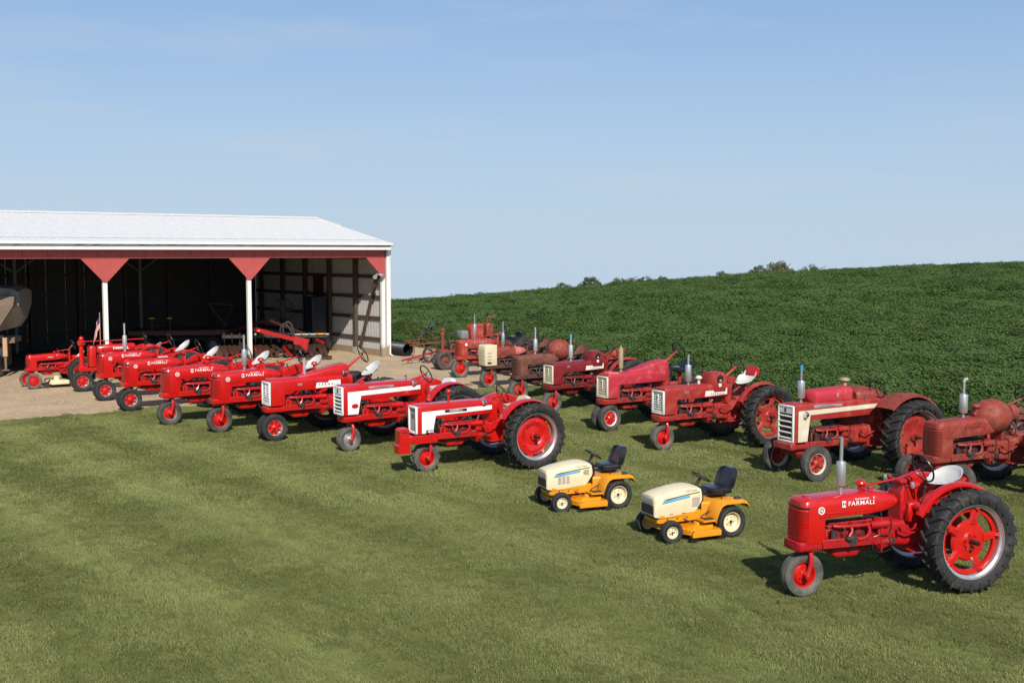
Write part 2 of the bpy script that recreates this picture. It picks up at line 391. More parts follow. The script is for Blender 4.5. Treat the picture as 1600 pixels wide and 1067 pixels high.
tag(lm.build('lawn', 'turf', angle=0), kind='structure')

# gravel yard: ragged border towards the lawn
BORD = [(-40, 17.5), (-24, 25.0), (-17, 29.8), (-14.4, 31.4), (-10.8, 34.0), (-7.5, 35.4), (-5, 36.5), (-3, 37.6), (-1.3, 38.7), (.4, 39.4), (1.9, 41.0), (2.4, 43.5), (1.2, 46.5), (-1.5, 51), (-5.5, 57)]
BX = np.array([b[0] for b in BORD[:11]], float); BY = np.array([b[1] for b in BORD[:11]], float)
bp = []
for (xa, ya), (xb, yb) in zip(BORD, BORD[1:]):
    k = max(2, int(math.hypot(xb-xa, yb-ya)/.22))
    for i in range(k):
        t = i/k; bp.append((xa+(xb-xa)*t+random.gauss(0, .07), ya+(yb-ya)*t+random.gauss(0, .10)))
bp += [(-8, 62), (-26, 78), (-44, 60)]
gm = MB(); gm.add([(x, y, .004) for x, y in bp], [tuple(range(len(bp)))])
m, n, l, p = new_mat('gravel'); geo = n.new('ShaderNodeNewGeometry'); pos = geo.outputs['Position']
vo = n.new('ShaderNodeTexVoronoi'); vo.inputs['Scale'].default_value = 24; vo.inputs['Randomness'].default_value = 1; l.new(pos, vo.inputs['Vector'])
bw = n.new('ShaderNodeRGBToBW'); l.new(vo.outputs['Color'], bw.inputs[0])
c = mix(n, l, bw.outputs[0], (.31, .215, .125), (.80, .615, .395))
c = mix(n, l, ramp(n, l, noise(n, l, 7, 5, .75, pos), .35, .7), mix(n, l, .55, c, (.22, .16, .11)), c)
c = mix(n, l, ramp(n, l, noise(n, l, .55, 5, .7, pos), .45, .72), c, (.60, .44, .26))
c = mix(n, l, ramp(n, l, noise(n, l, 1.1, 6, .75, pos), .60, .74), c, (.26, .19, .11))
l.new(c, p.inputs['Base Color']); p.inputs['Roughness'].default_value = .95
iv = n.new('ShaderNodeMath'); iv.operation = 'SUBTRACT'; iv.inputs[0].default_value = 1; l.new(vo.outputs['Distance'], iv.inputs[1])
bump(n, l, p, iv.outputs[0], .9, .04)
tag(gm.build('gravel_yard', 'gravel', angle=0), kind='structure')

# ------------------------------------------------------------------ machine shed
PHI = R(38.7); SX, SY = -5.76, 50.79
def shed_pt(x, y): return (SX+x*math.cos(PHI)-y*math.sin(PHI), SY+x*math.sin(PHI)+y*math.cos(PHI))
shed = thing('machine_shed', 'open fronted white pole shed with white metal roof and red header panels', 'shed', (SX, SY, 0), PHI)
DEP, LEN, EAVE, RIDGE = 13.16, 25.0, 5.11, 6.42
POSTX = [-.07, -6.6, -12.55, -18.5, -24.5]
m, n, l, p = new_mat('shaded_dirt'); l.new(mix(n, l, noise(n, l, 2.2, 6, .7), (.06, .048, .036), (.13, .10, .072)), p.inputs['Base Color']); p.inputs['Roughness'].default_value = .95  # dirt darkened to carry the shed's shade, starting behind the sunlit strip
tag(MB().add([(*shed_pt(-LEN, 4.3), .009), (*shed_pt(0, 4.3), .009), (*shed_pt(0, DEP), .009), (*shed_pt(-LEN, DEP), .009)], [(0, 1, 2, 3)]).build('shed_floor', 'shaded_dirt', angle=0), kind='structure')
# roof sheets, each with four ribs
slope = math.atan2(RIDGE-EAVE, DEP/2+.42); SL = math.hypot(RIDGE-EAVE, DEP/2+.42); PW = .914
rp = MB(); rp.box((PW/2, SL/2, 0), (PW-.004, SL, .012), 0, .001)
for k in range(4): rp.prism([(k*.2285+.06, .006), (k*.2285+.078, .014), (k*.2285+.098, .014), (k*.2285+.116, .006)], .002, SL-.002)
rp.box((PW/2, SL/2, -.010), (PW-.004, SL-.02, .006), 1, .001); rp_me = rp.mesh('roof_panel', ['roof_white', 'shaded_roof'], 0)  # dark layer added below each sheet to keep the interior dim
nP = int(math.ceil((LEN+.6)/PW))
for k in range(nP):
    x = .14-(k+1)*PW
    put('roof_panel', rp_me, shed, (x, -.42, EAVE), (slope, 0, 0))
    put('roof_panel', rp_me, shed, (x+PW, DEP+.42, EAVE), (slope, 0, R(180)))
XL = .14-nP*PW
MB().prism([(DEP/2-.28, RIDGE-.028), (DEP/2, RIDGE+.045), (DEP/2+.28, RIDGE-.028), (DEP/2+.28, RIDGE-.01+.0), (DEP/2, RIDGE+.062), (DEP/2-.28, RIDGE-.01)], XL, .15, 0, 'X').build('ridge_cap', 'roof_white', shed, angle=0)
for x in (-.5, -9.2, -16.5):
    MB().cyl((x, DEP/2, RIDGE+.05), (x, DEP/2, RIDGE+.50), .006, .003, 6).ball((x, DEP/2, RIDGE+.09), .03, n=8, m=5).build('lightning_rod', 'dull_silver', shed)
# fascia, gutter, rake boards, soffit
MB().box(((XL+.14)/2, -.39, 4.92), (.14-XL, .03, .17), 0, .003).build('fascia_board', 'shed_white', shed, angle=0)
gu = MB(); gu.prism([(-.52, 5.14), (-.52, 5.05), (-.495, 5.03), (-.42, 5.03), (-.408, 5.04), (-.408, 5.13), (-.415, 5.13), (-.415, 5.045), (-.49, 5.042), (-.51, 5.055), (-.51, 5.14)], XL, .14, 0, 'X')
gu.build('gutter', 'shed_white', shed, angle=0)
MB().box(((XL)/2, -.21, 4.85), (-XL-.06, .33, .02), 0, .002).build('soffit', 'shed_white', shed, angle=0)
for s0, s1, dz, mt in ((0, .72, -.075, 'shed_white'), (.66, 1.0, -.04, 'roof_white')):
    a, b = Vector((.155, -.42+s0*(DEP/2+.42), EAVE+s0*(RIDGE-EAVE)+dz)), Vector((.155, -.42+s1*(DEP/2+.42), EAVE+s1*(RIDGE-EAVE)+dz))
    MB().bar(a, b, .035, .17 if mt == 'shed_white' else .20).build('rake_board', mt, shed, angle=0)
a, b = Vector((.155, DEP+.42, EAVE-.075)), Vector((.155, DEP/2, RIDGE-.075)); MB().bar(a, b, .03, .17).build('rake_board', 'shed_white', shed, angle=0)
MB().tube([(.12, -.46, 5.03), (.12, -.42, 4.93), (.21, -.16, 4.80), (.23, -.10, 4.66), (.23, -.06, .12), (.25, -.22, .06)], .04, 8).build('downspout', 'shed_white', shed)
# red header: ribbed sheets 0.9 m wide, groove between
hp = MB(); hp.box((PW/2, 0, .185), (PW-.012, .03, .36), 0, .004)
for k in range(4): hp.box((k*.2285+.09, -.018, .185), (.03, .02, .35), 0, .006)
hp_me = hp.mesh('header_panel', 'shed_red', 0)
for k in range(int(LEN/PW)+1): put('header_panel', hp_me, shed, (-.02-(k+1)*PW, -.035, 4.49))
MB().box((-LEN/2, .06, 4.66), (LEN, .14, .32), 0, .005).build('header_beam', 'wood', shed, angle=0)
def gusset(x, sides):
    w, zt, zb = .90, 4.488, 3.60
    L = -w if -1 in sides else -.07; Rr = w if 1 in sides else .07
    b = MB(); b.prism([(L, zt), (L, zt-.02), (-.07, zb), (.07, zb), (Rr, zt-.02), (Rr, zt)], -.062, -.038)
    q = L+.08
    while q < Rr-.05:
        z0 = zb+.03 if abs(q) <= .09 else zb+(abs(q)-.07)/(w-.07)*(zt-zb)+.02
        if z0 < zt-.05: b.box((q, -.066, (z0+zt-.005)/2), (.022, .012, zt-.005-z0), 0, .003)
        q += .115
    b.build('gusset_panel', 'shed_red', shed, (x, 0, 0), angle=0)
for i, x in enumerate(POSTX): gusset(x, (-1, 1) if i else (-1,))
for i, x in enumerate(POSTX):
    b = MB(); b.box((x, .07, 2.25), (.16, .16, 4.48), 0, .006); b.box((x, -.014, 1.85), (.055, .012, 3.5), 0, .003)
    b.build('post', 'post_white', shed, angle=0)
# walls: ribbed sheets, timber posts and girts inside
WH = 4.85
def sheet(h, mat='wall_inside'):
    b = MB(); b.box((PW/2, 0, h/2), (PW-.004, .012, h), 0, .001)
    for k in range(4):
        for sg in (-1, 1): b.box((k*.2285+.09, sg*.010, h/2), (.028, .012, h-.004), 0, .005)
    return b.mesh('wall_panel', mat, 0)
sh = sheet(WH-.3); shb = sheet(WH-.3, 'shaded_wall')
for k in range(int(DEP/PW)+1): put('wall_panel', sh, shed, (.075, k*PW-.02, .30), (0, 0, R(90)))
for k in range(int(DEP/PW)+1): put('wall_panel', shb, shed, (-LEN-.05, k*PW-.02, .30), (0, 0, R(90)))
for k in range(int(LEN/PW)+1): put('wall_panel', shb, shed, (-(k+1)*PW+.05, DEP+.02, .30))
for x in (.075, -LEN-.05):
    gb = MB(); gb.prism([(-.4, WH), (-.4, WH+.25), (DEP/2, RIDGE-.06), (DEP+.4, WH+.25), (DEP+.4, WH)], x-.006, x+.006, 0, 'X'); gb.build('gable_panel', 'shed_white', shed, angle=0)
MB().box((.04, DEP/2, .15), (.10, DEP, .30), 0, .006).build('skirt_board', 'post_white', shed, angle=0)
MB().box((.13, -.02, 2.42), (.11, .12, 4.84), 0, .004).build('corner_trim', 'post_white', shed, angle=0)
MB().box((-LEN/2, DEP-.01, .15), (LEN, .06, .30), 0, .006).build('skirt_board', 'shaded_wall', shed, angle=0)
for k in range(1, 6):
    MB().box((-.09, k*2.44, 2.4), (.16, .20, 4.6), 0, .006).build('wall_post', 'wood', shed, angle=0)
    MB().box((-LEN+.09, k*2.44, 2.4), (.16, .20, 4.6), 0, .006).build('wall_post', 'wood', shed, angle=0)
for z in (.76, 1.72, 2.68, 3.62, 4.5):
    MB().box((.03, DEP/2, z), (.05, DEP-.3, .16), 0, .004).build('girt', 'wood', shed, angle=0)
    MB().box((-LEN-.01, DEP/2, z), (.05, DEP-.3, .16), 0, .004).build('girt', 'wood', shed, angle=0)
    MB().box((-LEN/2, DEP-.02, z), (LEN-.3, .05, .16), 0, .004).build('girt', 'wood', shed, angle=0)
for k in range(11): MB().box((-.35-k*2.26, DEP-.14, 2.35), (.18, .16, 4.6), 0, .006).build('wall_post', 'wood', shed, angle=0)
MB().bar((-.10, 2.05, .30), (-.10, .50, 3.75), .08, .14).build('brace', 'wood', shed, angle=0)
MB().box((-.10, 2.32, .16), (.24, .42, .30), 0, .01).build('footing', 'concrete', shed, angle=0)
for x in (-6.6, -12.55, -18.5):
    b = MB(); b.box((x, DEP-.75, 2.25), (.15, .15, 4.5), 0, .01)
    for s in (-1, 1): b.bar((x, DEP-.75, 3.75), (x+s*1.1, DEP-.75, 4.55), .05, .07)
    b.build('support_post', 'grey_steel', shed, angle=0)
MB().box((-LEN/2, DEP-.75, 4.66), (LEN, .12, .34), 0, .01).build('rear_beam', 'grey_steel', shed, angle=0)
for x in POSTX+[-3.3, -9.6, -15.5, -21.5]:
    t = MB(); t.bar((x, .1, 4.70), (x, DEP-.1, 4.70), .09, .14)
    for sg in (0, 1):
        e = .1 if sg == 0 else DEP-.1; t.bar((x, e, 4.86), (x, DEP/2, RIDGE-.16), .09, .14)
    for q in (.25, .5, .75): t.bar((x, DEP*q, 4.72), (x, DEP*q, 4.72+(RIDGE-.22-4.72)*(1-abs(q-.5)*2*.75)), .05, .09)
    t.build('roof_truss', 'wood', shed, angle=0)
for k in range(7):
    for sg in (0, 1):
        q = (k+.5)/7; y = q*DEP/2 if sg == 0 else DEP-q*DEP/2
        MB().box((-LEN/2, y, EAVE+.07+q*(RIDGE-EAVE-.14)-.02), (LEN, .05, .09), 0, .002).build('purlin', 'wood', shed, angle=0)
# flood lights under the corner gusset, walk door in the end wall
b = MB(); b.box((-.35, .05, 3.86), (.05, .05, .26)); b.cyl((-.42, .0, 3.72), (-.62, -.18, 3.62), .05, .10, 12); b.cyl((-.30, .0, 3.74), (-.18, -.2, 3.66), .05, .10, 12)
b.build('flood_light', 'dull_silver', shed)
d = MB(); d.box((-.02, 6.1, 1.95), (.05, .95, 3.3), 0, .004)
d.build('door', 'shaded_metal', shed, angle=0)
# ------------------------------------------------------------------ wheels (centre at origin, axle along Y, outside face towards -Y)
WC = {}
def rear_wheel_meshes(Rw, W, rimr, centre, tyre, rim, cmat):
    key = ('r', Rw, W, rimr, centre, tyre, rim, cmat)
    if key in WC: return WC[key]
    h = Rw-rimr; t = MB(); lug = .034
    half = [(.36, rimr-.012), (.43, rimr+.10*h), (.49, rimr+.38*h), (.50, rimr+.55*h), (.48, Rw-.085), (.44, Rw-.052), (.30, Rw-lug-.006), (.12, Rw-lug)]
    prof = [(-a*W, r) for a, r in half]+[(a*W, r) for a, r in reversed(half)]
    t.lathe(prof, n=48, closed=True)
    NL = 24
    for sd in (-1, 1):
        for k in range(NL):
            th0 = 2*math.pi*(k+(.5 if sd > 0 else 0))/NL
            st = [(.015, Rw-lug, Rw-.004, 0.0, .021), (.24, Rw-lug-.004, Rw, .062, .023), (.43, Rw-.050, Rw-.006, .125, .028), (.492, Rw-.085, Rw-.030, .150, .030), (.505, Rw-.150, Rw-.135, .172, .022)]
            vs = []; sg = -1
            for a, rb, rt_, dth, ww in st:
                for r_, dw in ((rb-.012, -ww*1.0), (rt_, -ww*.62), (rt_, ww*.62), (rb-.012, ww*1.0)):
                    ang = th0+sg*dth+dw/Rw; vs.append((r_*math.cos(ang), sd*a*W+(sd*.008 if a > .49 else 0), r_*math.sin(ang)))
            fs = [(0, 1, 2, 3), (16, 17, 18, 19)]
            for q in range(4):
                for i in range(3): fs.append((q*4+i, q*4+i+1, q*4+5+i, q*4+4+i))
            t.add(vs, fs)
    ty = t.mesh('tyre', tyre, 32)
    rm = MB(); hw = .38*W
    rm.lathe([(-hw-.012, rimr+.018), (-hw, rimr+.022), (-hw+.004, rimr-.012), (-hw*.72, rimr-.022), (-hw*.55, rimr-.055), (hw*.45, rimr-.060), (hw*.72, rimr-.022), (hw, rimr-.012), (hw, rimr+.022), (hw+.012, rimr+.018)], n=48)
    ri = rm.mesh('rim', rim, 30)
    c = MB(); ri_in = rimr-.05
    if centre == 'cast':           # five broad cast spokes, bolted rim clamps
        c.lathe([(-.03, .0), (-.05, .06), (-.05, .10), (-.02, .13), (-.008, rimr*.50), (.02, rimr*.54), (.035, rimr*.50), (.04, 0)], n=28)
        c.lathe([(-.012, ri_in-.075), (-.018, ri_in-.02), (.03, ri_in-.004), (.03, ri_in-.075)], n=40, closed=True)
        for k in range(5):
            a = 2*math.pi*k/5+.3; ca, sa = math.cos(a), math.sin(a); r0, r1 = rimr*.44, ri_in-.03
            for rr_, ww, yy in ((0, 0, 0),):
                pass
            P = []
            for r_, w_, y0 in ((r0, .088, -.012), ((r0+r1)/2, .058, -.03), (r1, .082, -.016)):
                for (dw, dy) in ((-w_, y0+.03), (-w_*.55, y0-.012), (w_*.55, y0-.012), (w_, y0+.03)):
                    P.append((r_*ca-dw*sa, dy, r_*sa+dw*ca))
            c.add(P, [(q*4+i, q*4+i+1, q*4+5+i, q*4+4+i) for q in range(2) for i in range(3)]+[(0, 1, 2, 3), (8, 9, 10, 11)])
            c.box((ri_in*.985*ca, -.035, ri_in*.985*sa), (.06, .05, .075), 0, .012, Matrix.Rotation(-a, 3, 'Y'))
            c.cyl((ri_in*.93*ca, -.07, ri_in*.93*sa), (ri_in*.93*ca, -.02, ri_in*.93*sa), .018, n=6)
        for k in range(6):
            a = 2*math.pi*k/6; c.cyl((.10*math.cos(a), -.07, .10*math.sin(a)), (.10*math.cos(a), -.03, .10*math.sin(a)), .016, n=6)
    else:                          # pressed disc with slots near the rim and bolt circle
        dish = .05 if centre == 'disc' else -.02
        c.lathe([(dish-.07, 0), (dish-.07, .085), (dish-.015, .105), (dish-.005, rimr*.40), (dish-.045, rimr*.52), (dish-.050, rimr*.70), (dish-.02, rimr*.80), (dish+.02, rimr*.82), (dish+.02, 0)], n=36)
        for k in range(8):
            a = 2*math.pi*k/8; ca, sa = math.cos(a), math.sin(a)
            c.bar((rimr*.74*ca, dish-.02, rimr*.74*sa), (ri_in*ca, dish-.01, ri_in*sa), .14 if k % 2 == 0 else .05, .02, 0, .004, up=(0, 1, 0))
            c.cyl((rimr*.60*ca, dish-.075, rimr*.60*sa), (rimr*.60*ca, dish-.04, rimr*.60*sa), .017, n=6)
        for k in range(6):
            a = 2*math.pi*k/6+.2; c.cyl((.065*math.cos(a), dish-.095, .065*math.sin(a)), (.065*math.cos(a), dish-.06, .065*math.sin(a)), .013, n=6)
    cme = c.mesh('rear_wheel', cmat, 35)
    ax = MB(); ax.cyl((0, -.19, 0), (0, .05, 0), .034, n=12); ax.cyl((0, -.20, 0), (0, -.19, 0), .026, n=12)
    axm = ax.mesh('axle_end', 'black' if 'red' == cmat else 'iron')
    WC[key] = (cme, ty, ri, axm); return WC[key]
def front_wheel_meshes(Rw, W, rimr, kind, tyre, rim, cmat):
    key = ('f', Rw, W, rimr, kind, tyre, rim, cmat)
    if key in WC: return WC[key]
    h = Rw-rimr; t = MB()
    half = [(.34, rimr-.008), (.45, rimr+.18*h), (.50, rimr+.50*h), (.48, Rw-.045), (.43, Rw-.014), (.36, Rw-.006)]
    if kind != 'lug': tread = [(-.20, Rw-.004), (-.19, Rw-.020), (-.14, Rw-.020), (-.13, Rw), (-.0, Rw+.002), (.13, Rw), (.14, Rw-.020), (.19, Rw-.020), (.20, Rw-.004)]
    else: tread = [(-.15, Rw-.008), (.15, Rw-.008)]
    prof = [(-a*W, r) for a, r in half]+[(a*W, r) for a, r in tread]+[(a*W, r) for a, r in reversed(half)]
    t.lathe(prof, n=36, closed=True)
    if kind == 'lug':
        for sd in (-1, 1):
            for k in range(13):
                th = 2*math.pi*(k+(.5 if sd > 0 else 0))/13; vs = []
                for a, r0, r1, d in ((.0, Rw-.02, Rw+.014, 0), (.42, Rw-.03, Rw+.010, -.14), (.51, Rw-.09, Rw-.05, -.19)):
                    for r_, dw in ((r0, -.03), (r1, -.02), (r1, .02), (r0, .03)):
                        g_ = th+d+dw/Rw; vs.append((r_*math.cos(g_), sd*a*W, r_*math.sin(g_)))
                t.add(vs, [(0, 1, 2, 3), (8, 9, 10, 11)]+[(q*4+i, q*4+i+1, q*4+5+i, q*4+4+i) for q in range(2) for i in range(3)])
    ty = t.mesh('tyre', tyre, 34)
    hw = .36*W; rm = MB()
    rm.lathe([(-hw-.008, rimr+.012), (-hw, rimr+.014), (-hw+.004, rimr-.014), (-hw*.55, rimr-.030), (hw*.55, rimr-.030), (hw, rimr-.014), (hw+.008, rimr+.012)], n=36)
    ri = rm.mesh('rim', rim, 30); c = MB(); d0 = -.02
    if kind in ('disc', 'lug'):
        c.lathe([(d0-.085, 0), (d0-.085, .028), (d0-.07, .036), (d0-.045, .042), (d0-.03, rimr*.46), (d0-.028, rimr*.66), (d0+.012, rimr*.86), (d0+.012, rimr-.025), (d0+.02, rimr-.025), (d0+.02, 0)], n=30)
        for k in range(5):
            a = 2*math.pi*k/5; c.cyl((rimr*.42*math.cos(a), d0-.055, rimr*.42*math.sin(a)), (rimr*.42*math.cos(a), d0-.02, rimr*.42*math.sin(a)), .011, n=6)
    elif kind == 'small':            # little garden tractor wheel with an offset hub
        c.lathe([(d0-.03, 0), (d0-.03, rimr*.20), (d0-.012, rimr*.26), (d0+.004, rimr*.60), (d0-.012, rimr*.80), (d0, rimr-.02), (d0+.02, rimr-.02), (d0+.02, 0)], n=26); c.cyl((0, d0-.045, 0), (0, d0-.02, 0), rimr*.15, n=12, mi=1)
        for k in range(5):
            a = 2*math.pi*k/5; c.cyl((rimr*.42*math.cos(a), d0-.016, rimr*.42*math.sin(a)), (rimr*.42*math.cos(a), d0, rimr*.42*math.sin(a)), .009, n=6, mi=1)
    else:                          # disc with six raised cast spokes
        c.lathe([(d0+.012, 0), (d0+.012, rimr*.70), (d0+.0, rimr*.80), (d0+.03, rimr*.86), (d0+.04, 0)], n=28)
        c.lathe([(d0-.09, 0), (d0-.09, .036), (d0-.05, .05), (d0-.03, .085), (d0, .10), (d0+.03, .085), (d0+.03, 0)], n=24)
        for k in range(6):
            a = 2*math.pi*k/6; ca, sa = math.cos(a), math.sin(a)
            c.bar((.07*ca, d0-.008, .07*sa), ((rimr*.84)*ca, d0+.004, (rimr*.84)*sa), .062, .05, 0, .012, up=(0, 1, 0))
    cme = c.mesh('front_wheel', [cmat, 'iron'], 35)
    WC[key] = (cme, ty, ri); return WC[key]
def rear_wheel(t, x, y, z, far, spec, spin=0):
    ms = rear_wheel_meshes(*spec); w = put('rear_wheel', ms[0], t, (x, y, z), (0, spin, R(180) if far else 0))
    put('tyre', ms[1], w); put('rim', ms[2], w); put('axle_end', ms[3], w); return w
def front_wheel(t, x, y, z, far, spec, steer=0, camber=0, spin=0):
    ms = front_wheel_meshes(*spec); w = put('front_wheel', ms[0], t, (x, y, z), (camber, spin, (R(180) if far else 0)+steer))
    put('tyre', ms[1], w); put('rim', ms[2], w); return w

# ------------------------------------------------------------------ tractor pieces
def steering_wheel(t, c, tilt, r, mat='black', parent_col=None):
    """ring whose axis leans back by tilt from the X axis"""
    b = MB(); A = Vector((math.cos(tilt), 0, math.sin(tilt))); u = Vector((0, 1, 0)); w = A.cross(u); c = Vector(c); n = 26
    b.tube([c+u*(r*math.cos(2*math.pi*i/n))+w*(r*math.sin(2*math.pi*i/n)) for i in range(n+1)], .014, 7, cap=False)
    for k in range(3):
        a = 2*math.pi*k/3+.5; b.tube([c-A*.03, c+u*(r*math.cos(a))+w*(r*math.sin(a))], .009, 6)
    b.ball(tuple(c-A*.03), .032, n=10, m=6)
    return b.build('steering_wheel', mat, t)
def muffler(t, x, y, z, mat, pipe=.36, body=.34, r=.062, cap=None, capmat='iron'):
    b = MB(); b.cyl((x, y, z-.02), (x, y, z+.10), .026, n=10)
    b.lathe([(z+.09, 0), (z+.09, .03), (z+.10, r*.92), (z+.115, r), (z+.10+body-.015, r), (z+.10+body, r*.92), (z+.10+body+.01, .03), (z+.10+body+.01, 0)], (x, y, 0), 'Z', 18)
    o = b.build('muffler', mat, t)
    q = MB(); q.cyl((x, y, z+.10+body), (x, y, z+.10+body+pipe), .024, n=12); q.build('exhaust_pipe', mat, o)
    if cap == 'flap': MB().cyl((x-.01, y, z+.11+body+pipe), (x+.05, y, z+.15+body+pipe), .032, n=10).box((x-.05, y, z+.11+body+pipe), (.05, .02, .02)).build('rain_cap', 'iron', o)
    elif cap == 'can': MB().lathe([(0, .036), (.11, .036), (.11, 0)], (x, y, z+.08+body+pipe), 'Z', 14).build('rain_cap', capmat, o)
    elif cap == 'elbow': MB().tube([(x, y, z+.09+body+pipe), (x, y, z+.13+body+pipe), (x+.07, y, z+.15+body+pipe)], .032, 10).build('rain_cap', 'dull_silver', o)
    return o
def precleaner(t, x, y, z, h, mat, big=1.0):
    b = MB(); b.cyl((x, y, z-.05), (x, y, z+h), .028*big, n=12)
    b.lathe([(z+h, .03*big), (z+h, .056*big), (z+h+.02, .066*big), (z+h+.05, .060*big), (z+h+.075, .035*big), (z+h+.082, 0)], (x, y, 0), 'Z', 18)
    return b.build('air_cleaner', mat, t)
def pan_seat(t, x, z, mat, bracket, tilt=24):
    b = MB(); n = 26; prof = [(0, 0), (.11, .003), (.19, .012), (.235, .034), (.26, .066), (.252, .070), (.22, .040), (.18, .022), (0, .012)]
    vs = []
    for r_, hz in prof:
        for i in range(n):
            a = 2*math.pi*i/n; ex = 1.0+(.18 if math.cos(a) < 0 else 0.0)*abs(math.cos(a))
            back = .075*max(0, math.cos(a))*(r_/.235)**2
            vs.append((r_*math.cos(a)*ex*.92, r_*math.sin(a)*1.06, hz*(1.0 if math.cos(a) > -.3 else .45)+back))
    fs = [(q*n+i, q*n+(i+1) % n, (q+1)*n+(i+1) % n, (q+1)*n+i) for q in range(len(prof)-1) for i in range(n)]
    b.add(vs, fs); s = b.build('seat', mat, t, (x, 0, z), (0, R(-tilt), 0), angle=60)
    q = MB(); q.bar((x-.45, 0, z-.28), (x, 0, z-.01), .07, .025); q.tube([(x-.02, 0, z-.02), (x-.05, 0, z-.12), (x-.12, 0, z-.2)], .03, 8); q.build('seat_bracket', bracket, t)
    return s
def cushion_seat(t, x, z, mat, backmat, bracket):
    b = MB(); b.loft([rr(x-.20, .17, z, z+.05, .03), rr(x-.17, .20, z-.01, z+.10, .05), rr(x+.14, .21, z-.01, z+.11, .05), rr(x+.20, .20, z, z+.09, .04)]); b.build('seat', mat, t)
    k = MB(); k.loft([[(x+.14+.05*i+(zz-z)*.25, yy, zz) for yy, zz in ((-.21, z+.07), (-.22, z+.16), (-.17, z+.25), (0, z+.28), (.17, z+.25), (.22, z+.16), (.21, z+.07))] for i in range(3)]); k.build('seat_back', backmat, t)
    MB().cyl((x, 0, z-.32), (x, 0, z), .05, n=10).build('seat_bracket', bracket, t)
def fender(t, wb, z, rw, y0, y1, a0, a1, mat, gap=.05, side=True, lip=.04):
    """sheet bent over the wheel between y0 (frame side) and y1, with a sheet down the frame side"""
    n = 18; r = rw+gap; b = MB(); th = .006; sg = 1 if y1 > y0 else -1
    secs = []
    for i in range(n+1):
        a = R(a0+(a1-a0)*i/n); ca, sa = math.cos(a), math.sin(a)
        pr = [(y0, r-th), (y0, r), (y0+(y1-y0)*.25, r+.018), (y0+(y1-y0)*.75, r+.016), (y1, r-.004), (y1, r-lip), (y1-sg*.006, r-lip), (y1-sg*.006, r-.012), (y0+(y1-y0)*.75, r+.008), (y0+(y1-y0)*.25, r+.010)]
        secs.append([(wb+q*ca, yy, z+q*sa) for yy, q in pr])
    b.loft(secs)
    if side:
        poly = [(wb+(r-.004)*math.cos(R(a0+(a1-a0)*i/n)), z+(r-.004)*math.sin(R(a0+(a1-a0)*i/n))) for i in range(n+1)]
        rin = rw*.45; poly += [(wb+rin*math.cos(R(a1-(a1-a0)*i/4)), z+rin*math.sin(R(a1-(a1-a0)*i/4))) for i in range(5)]
        b.prism(poly, y0-.006, y0)
    return b.build('fender', mat, t)
def head_lamp(t, x, y, z, mat, r=.055):
    b = MB(); b.lathe([(-.055, 0), (-.050, r), (-.02, r), (.03, r*.7), (.055, r*.3), (.06, 0)], (x, y, z), 'X', 16)
    o = b.build('headlight', mat, t); MB().lathe([(-.064, 0), (-.060, r*.6), (-.053, r*.92)], (x, y, z), 'X', 16).build('lens', 'lens', o); return o
def rail_mesh(x0, x1, y, z0, z1, mat):
    b = MB(); b.box(((x0+x1)/2, y, (z0+z1)/2), (x1-x0, .05, z1-z0), 0, .006)
    x = x0+.10; k = 0
    sy = -1 if y < 0 else 1
    while x < x1-.05:
        zz = z0+(z1-z0)*(.32 if k % 2 else .68); b.cyl((x, y+sy*.022, zz), (x, y+sy*.0275, zz), .0155, n=8, mi=1); x += .062; k += 1
    return b
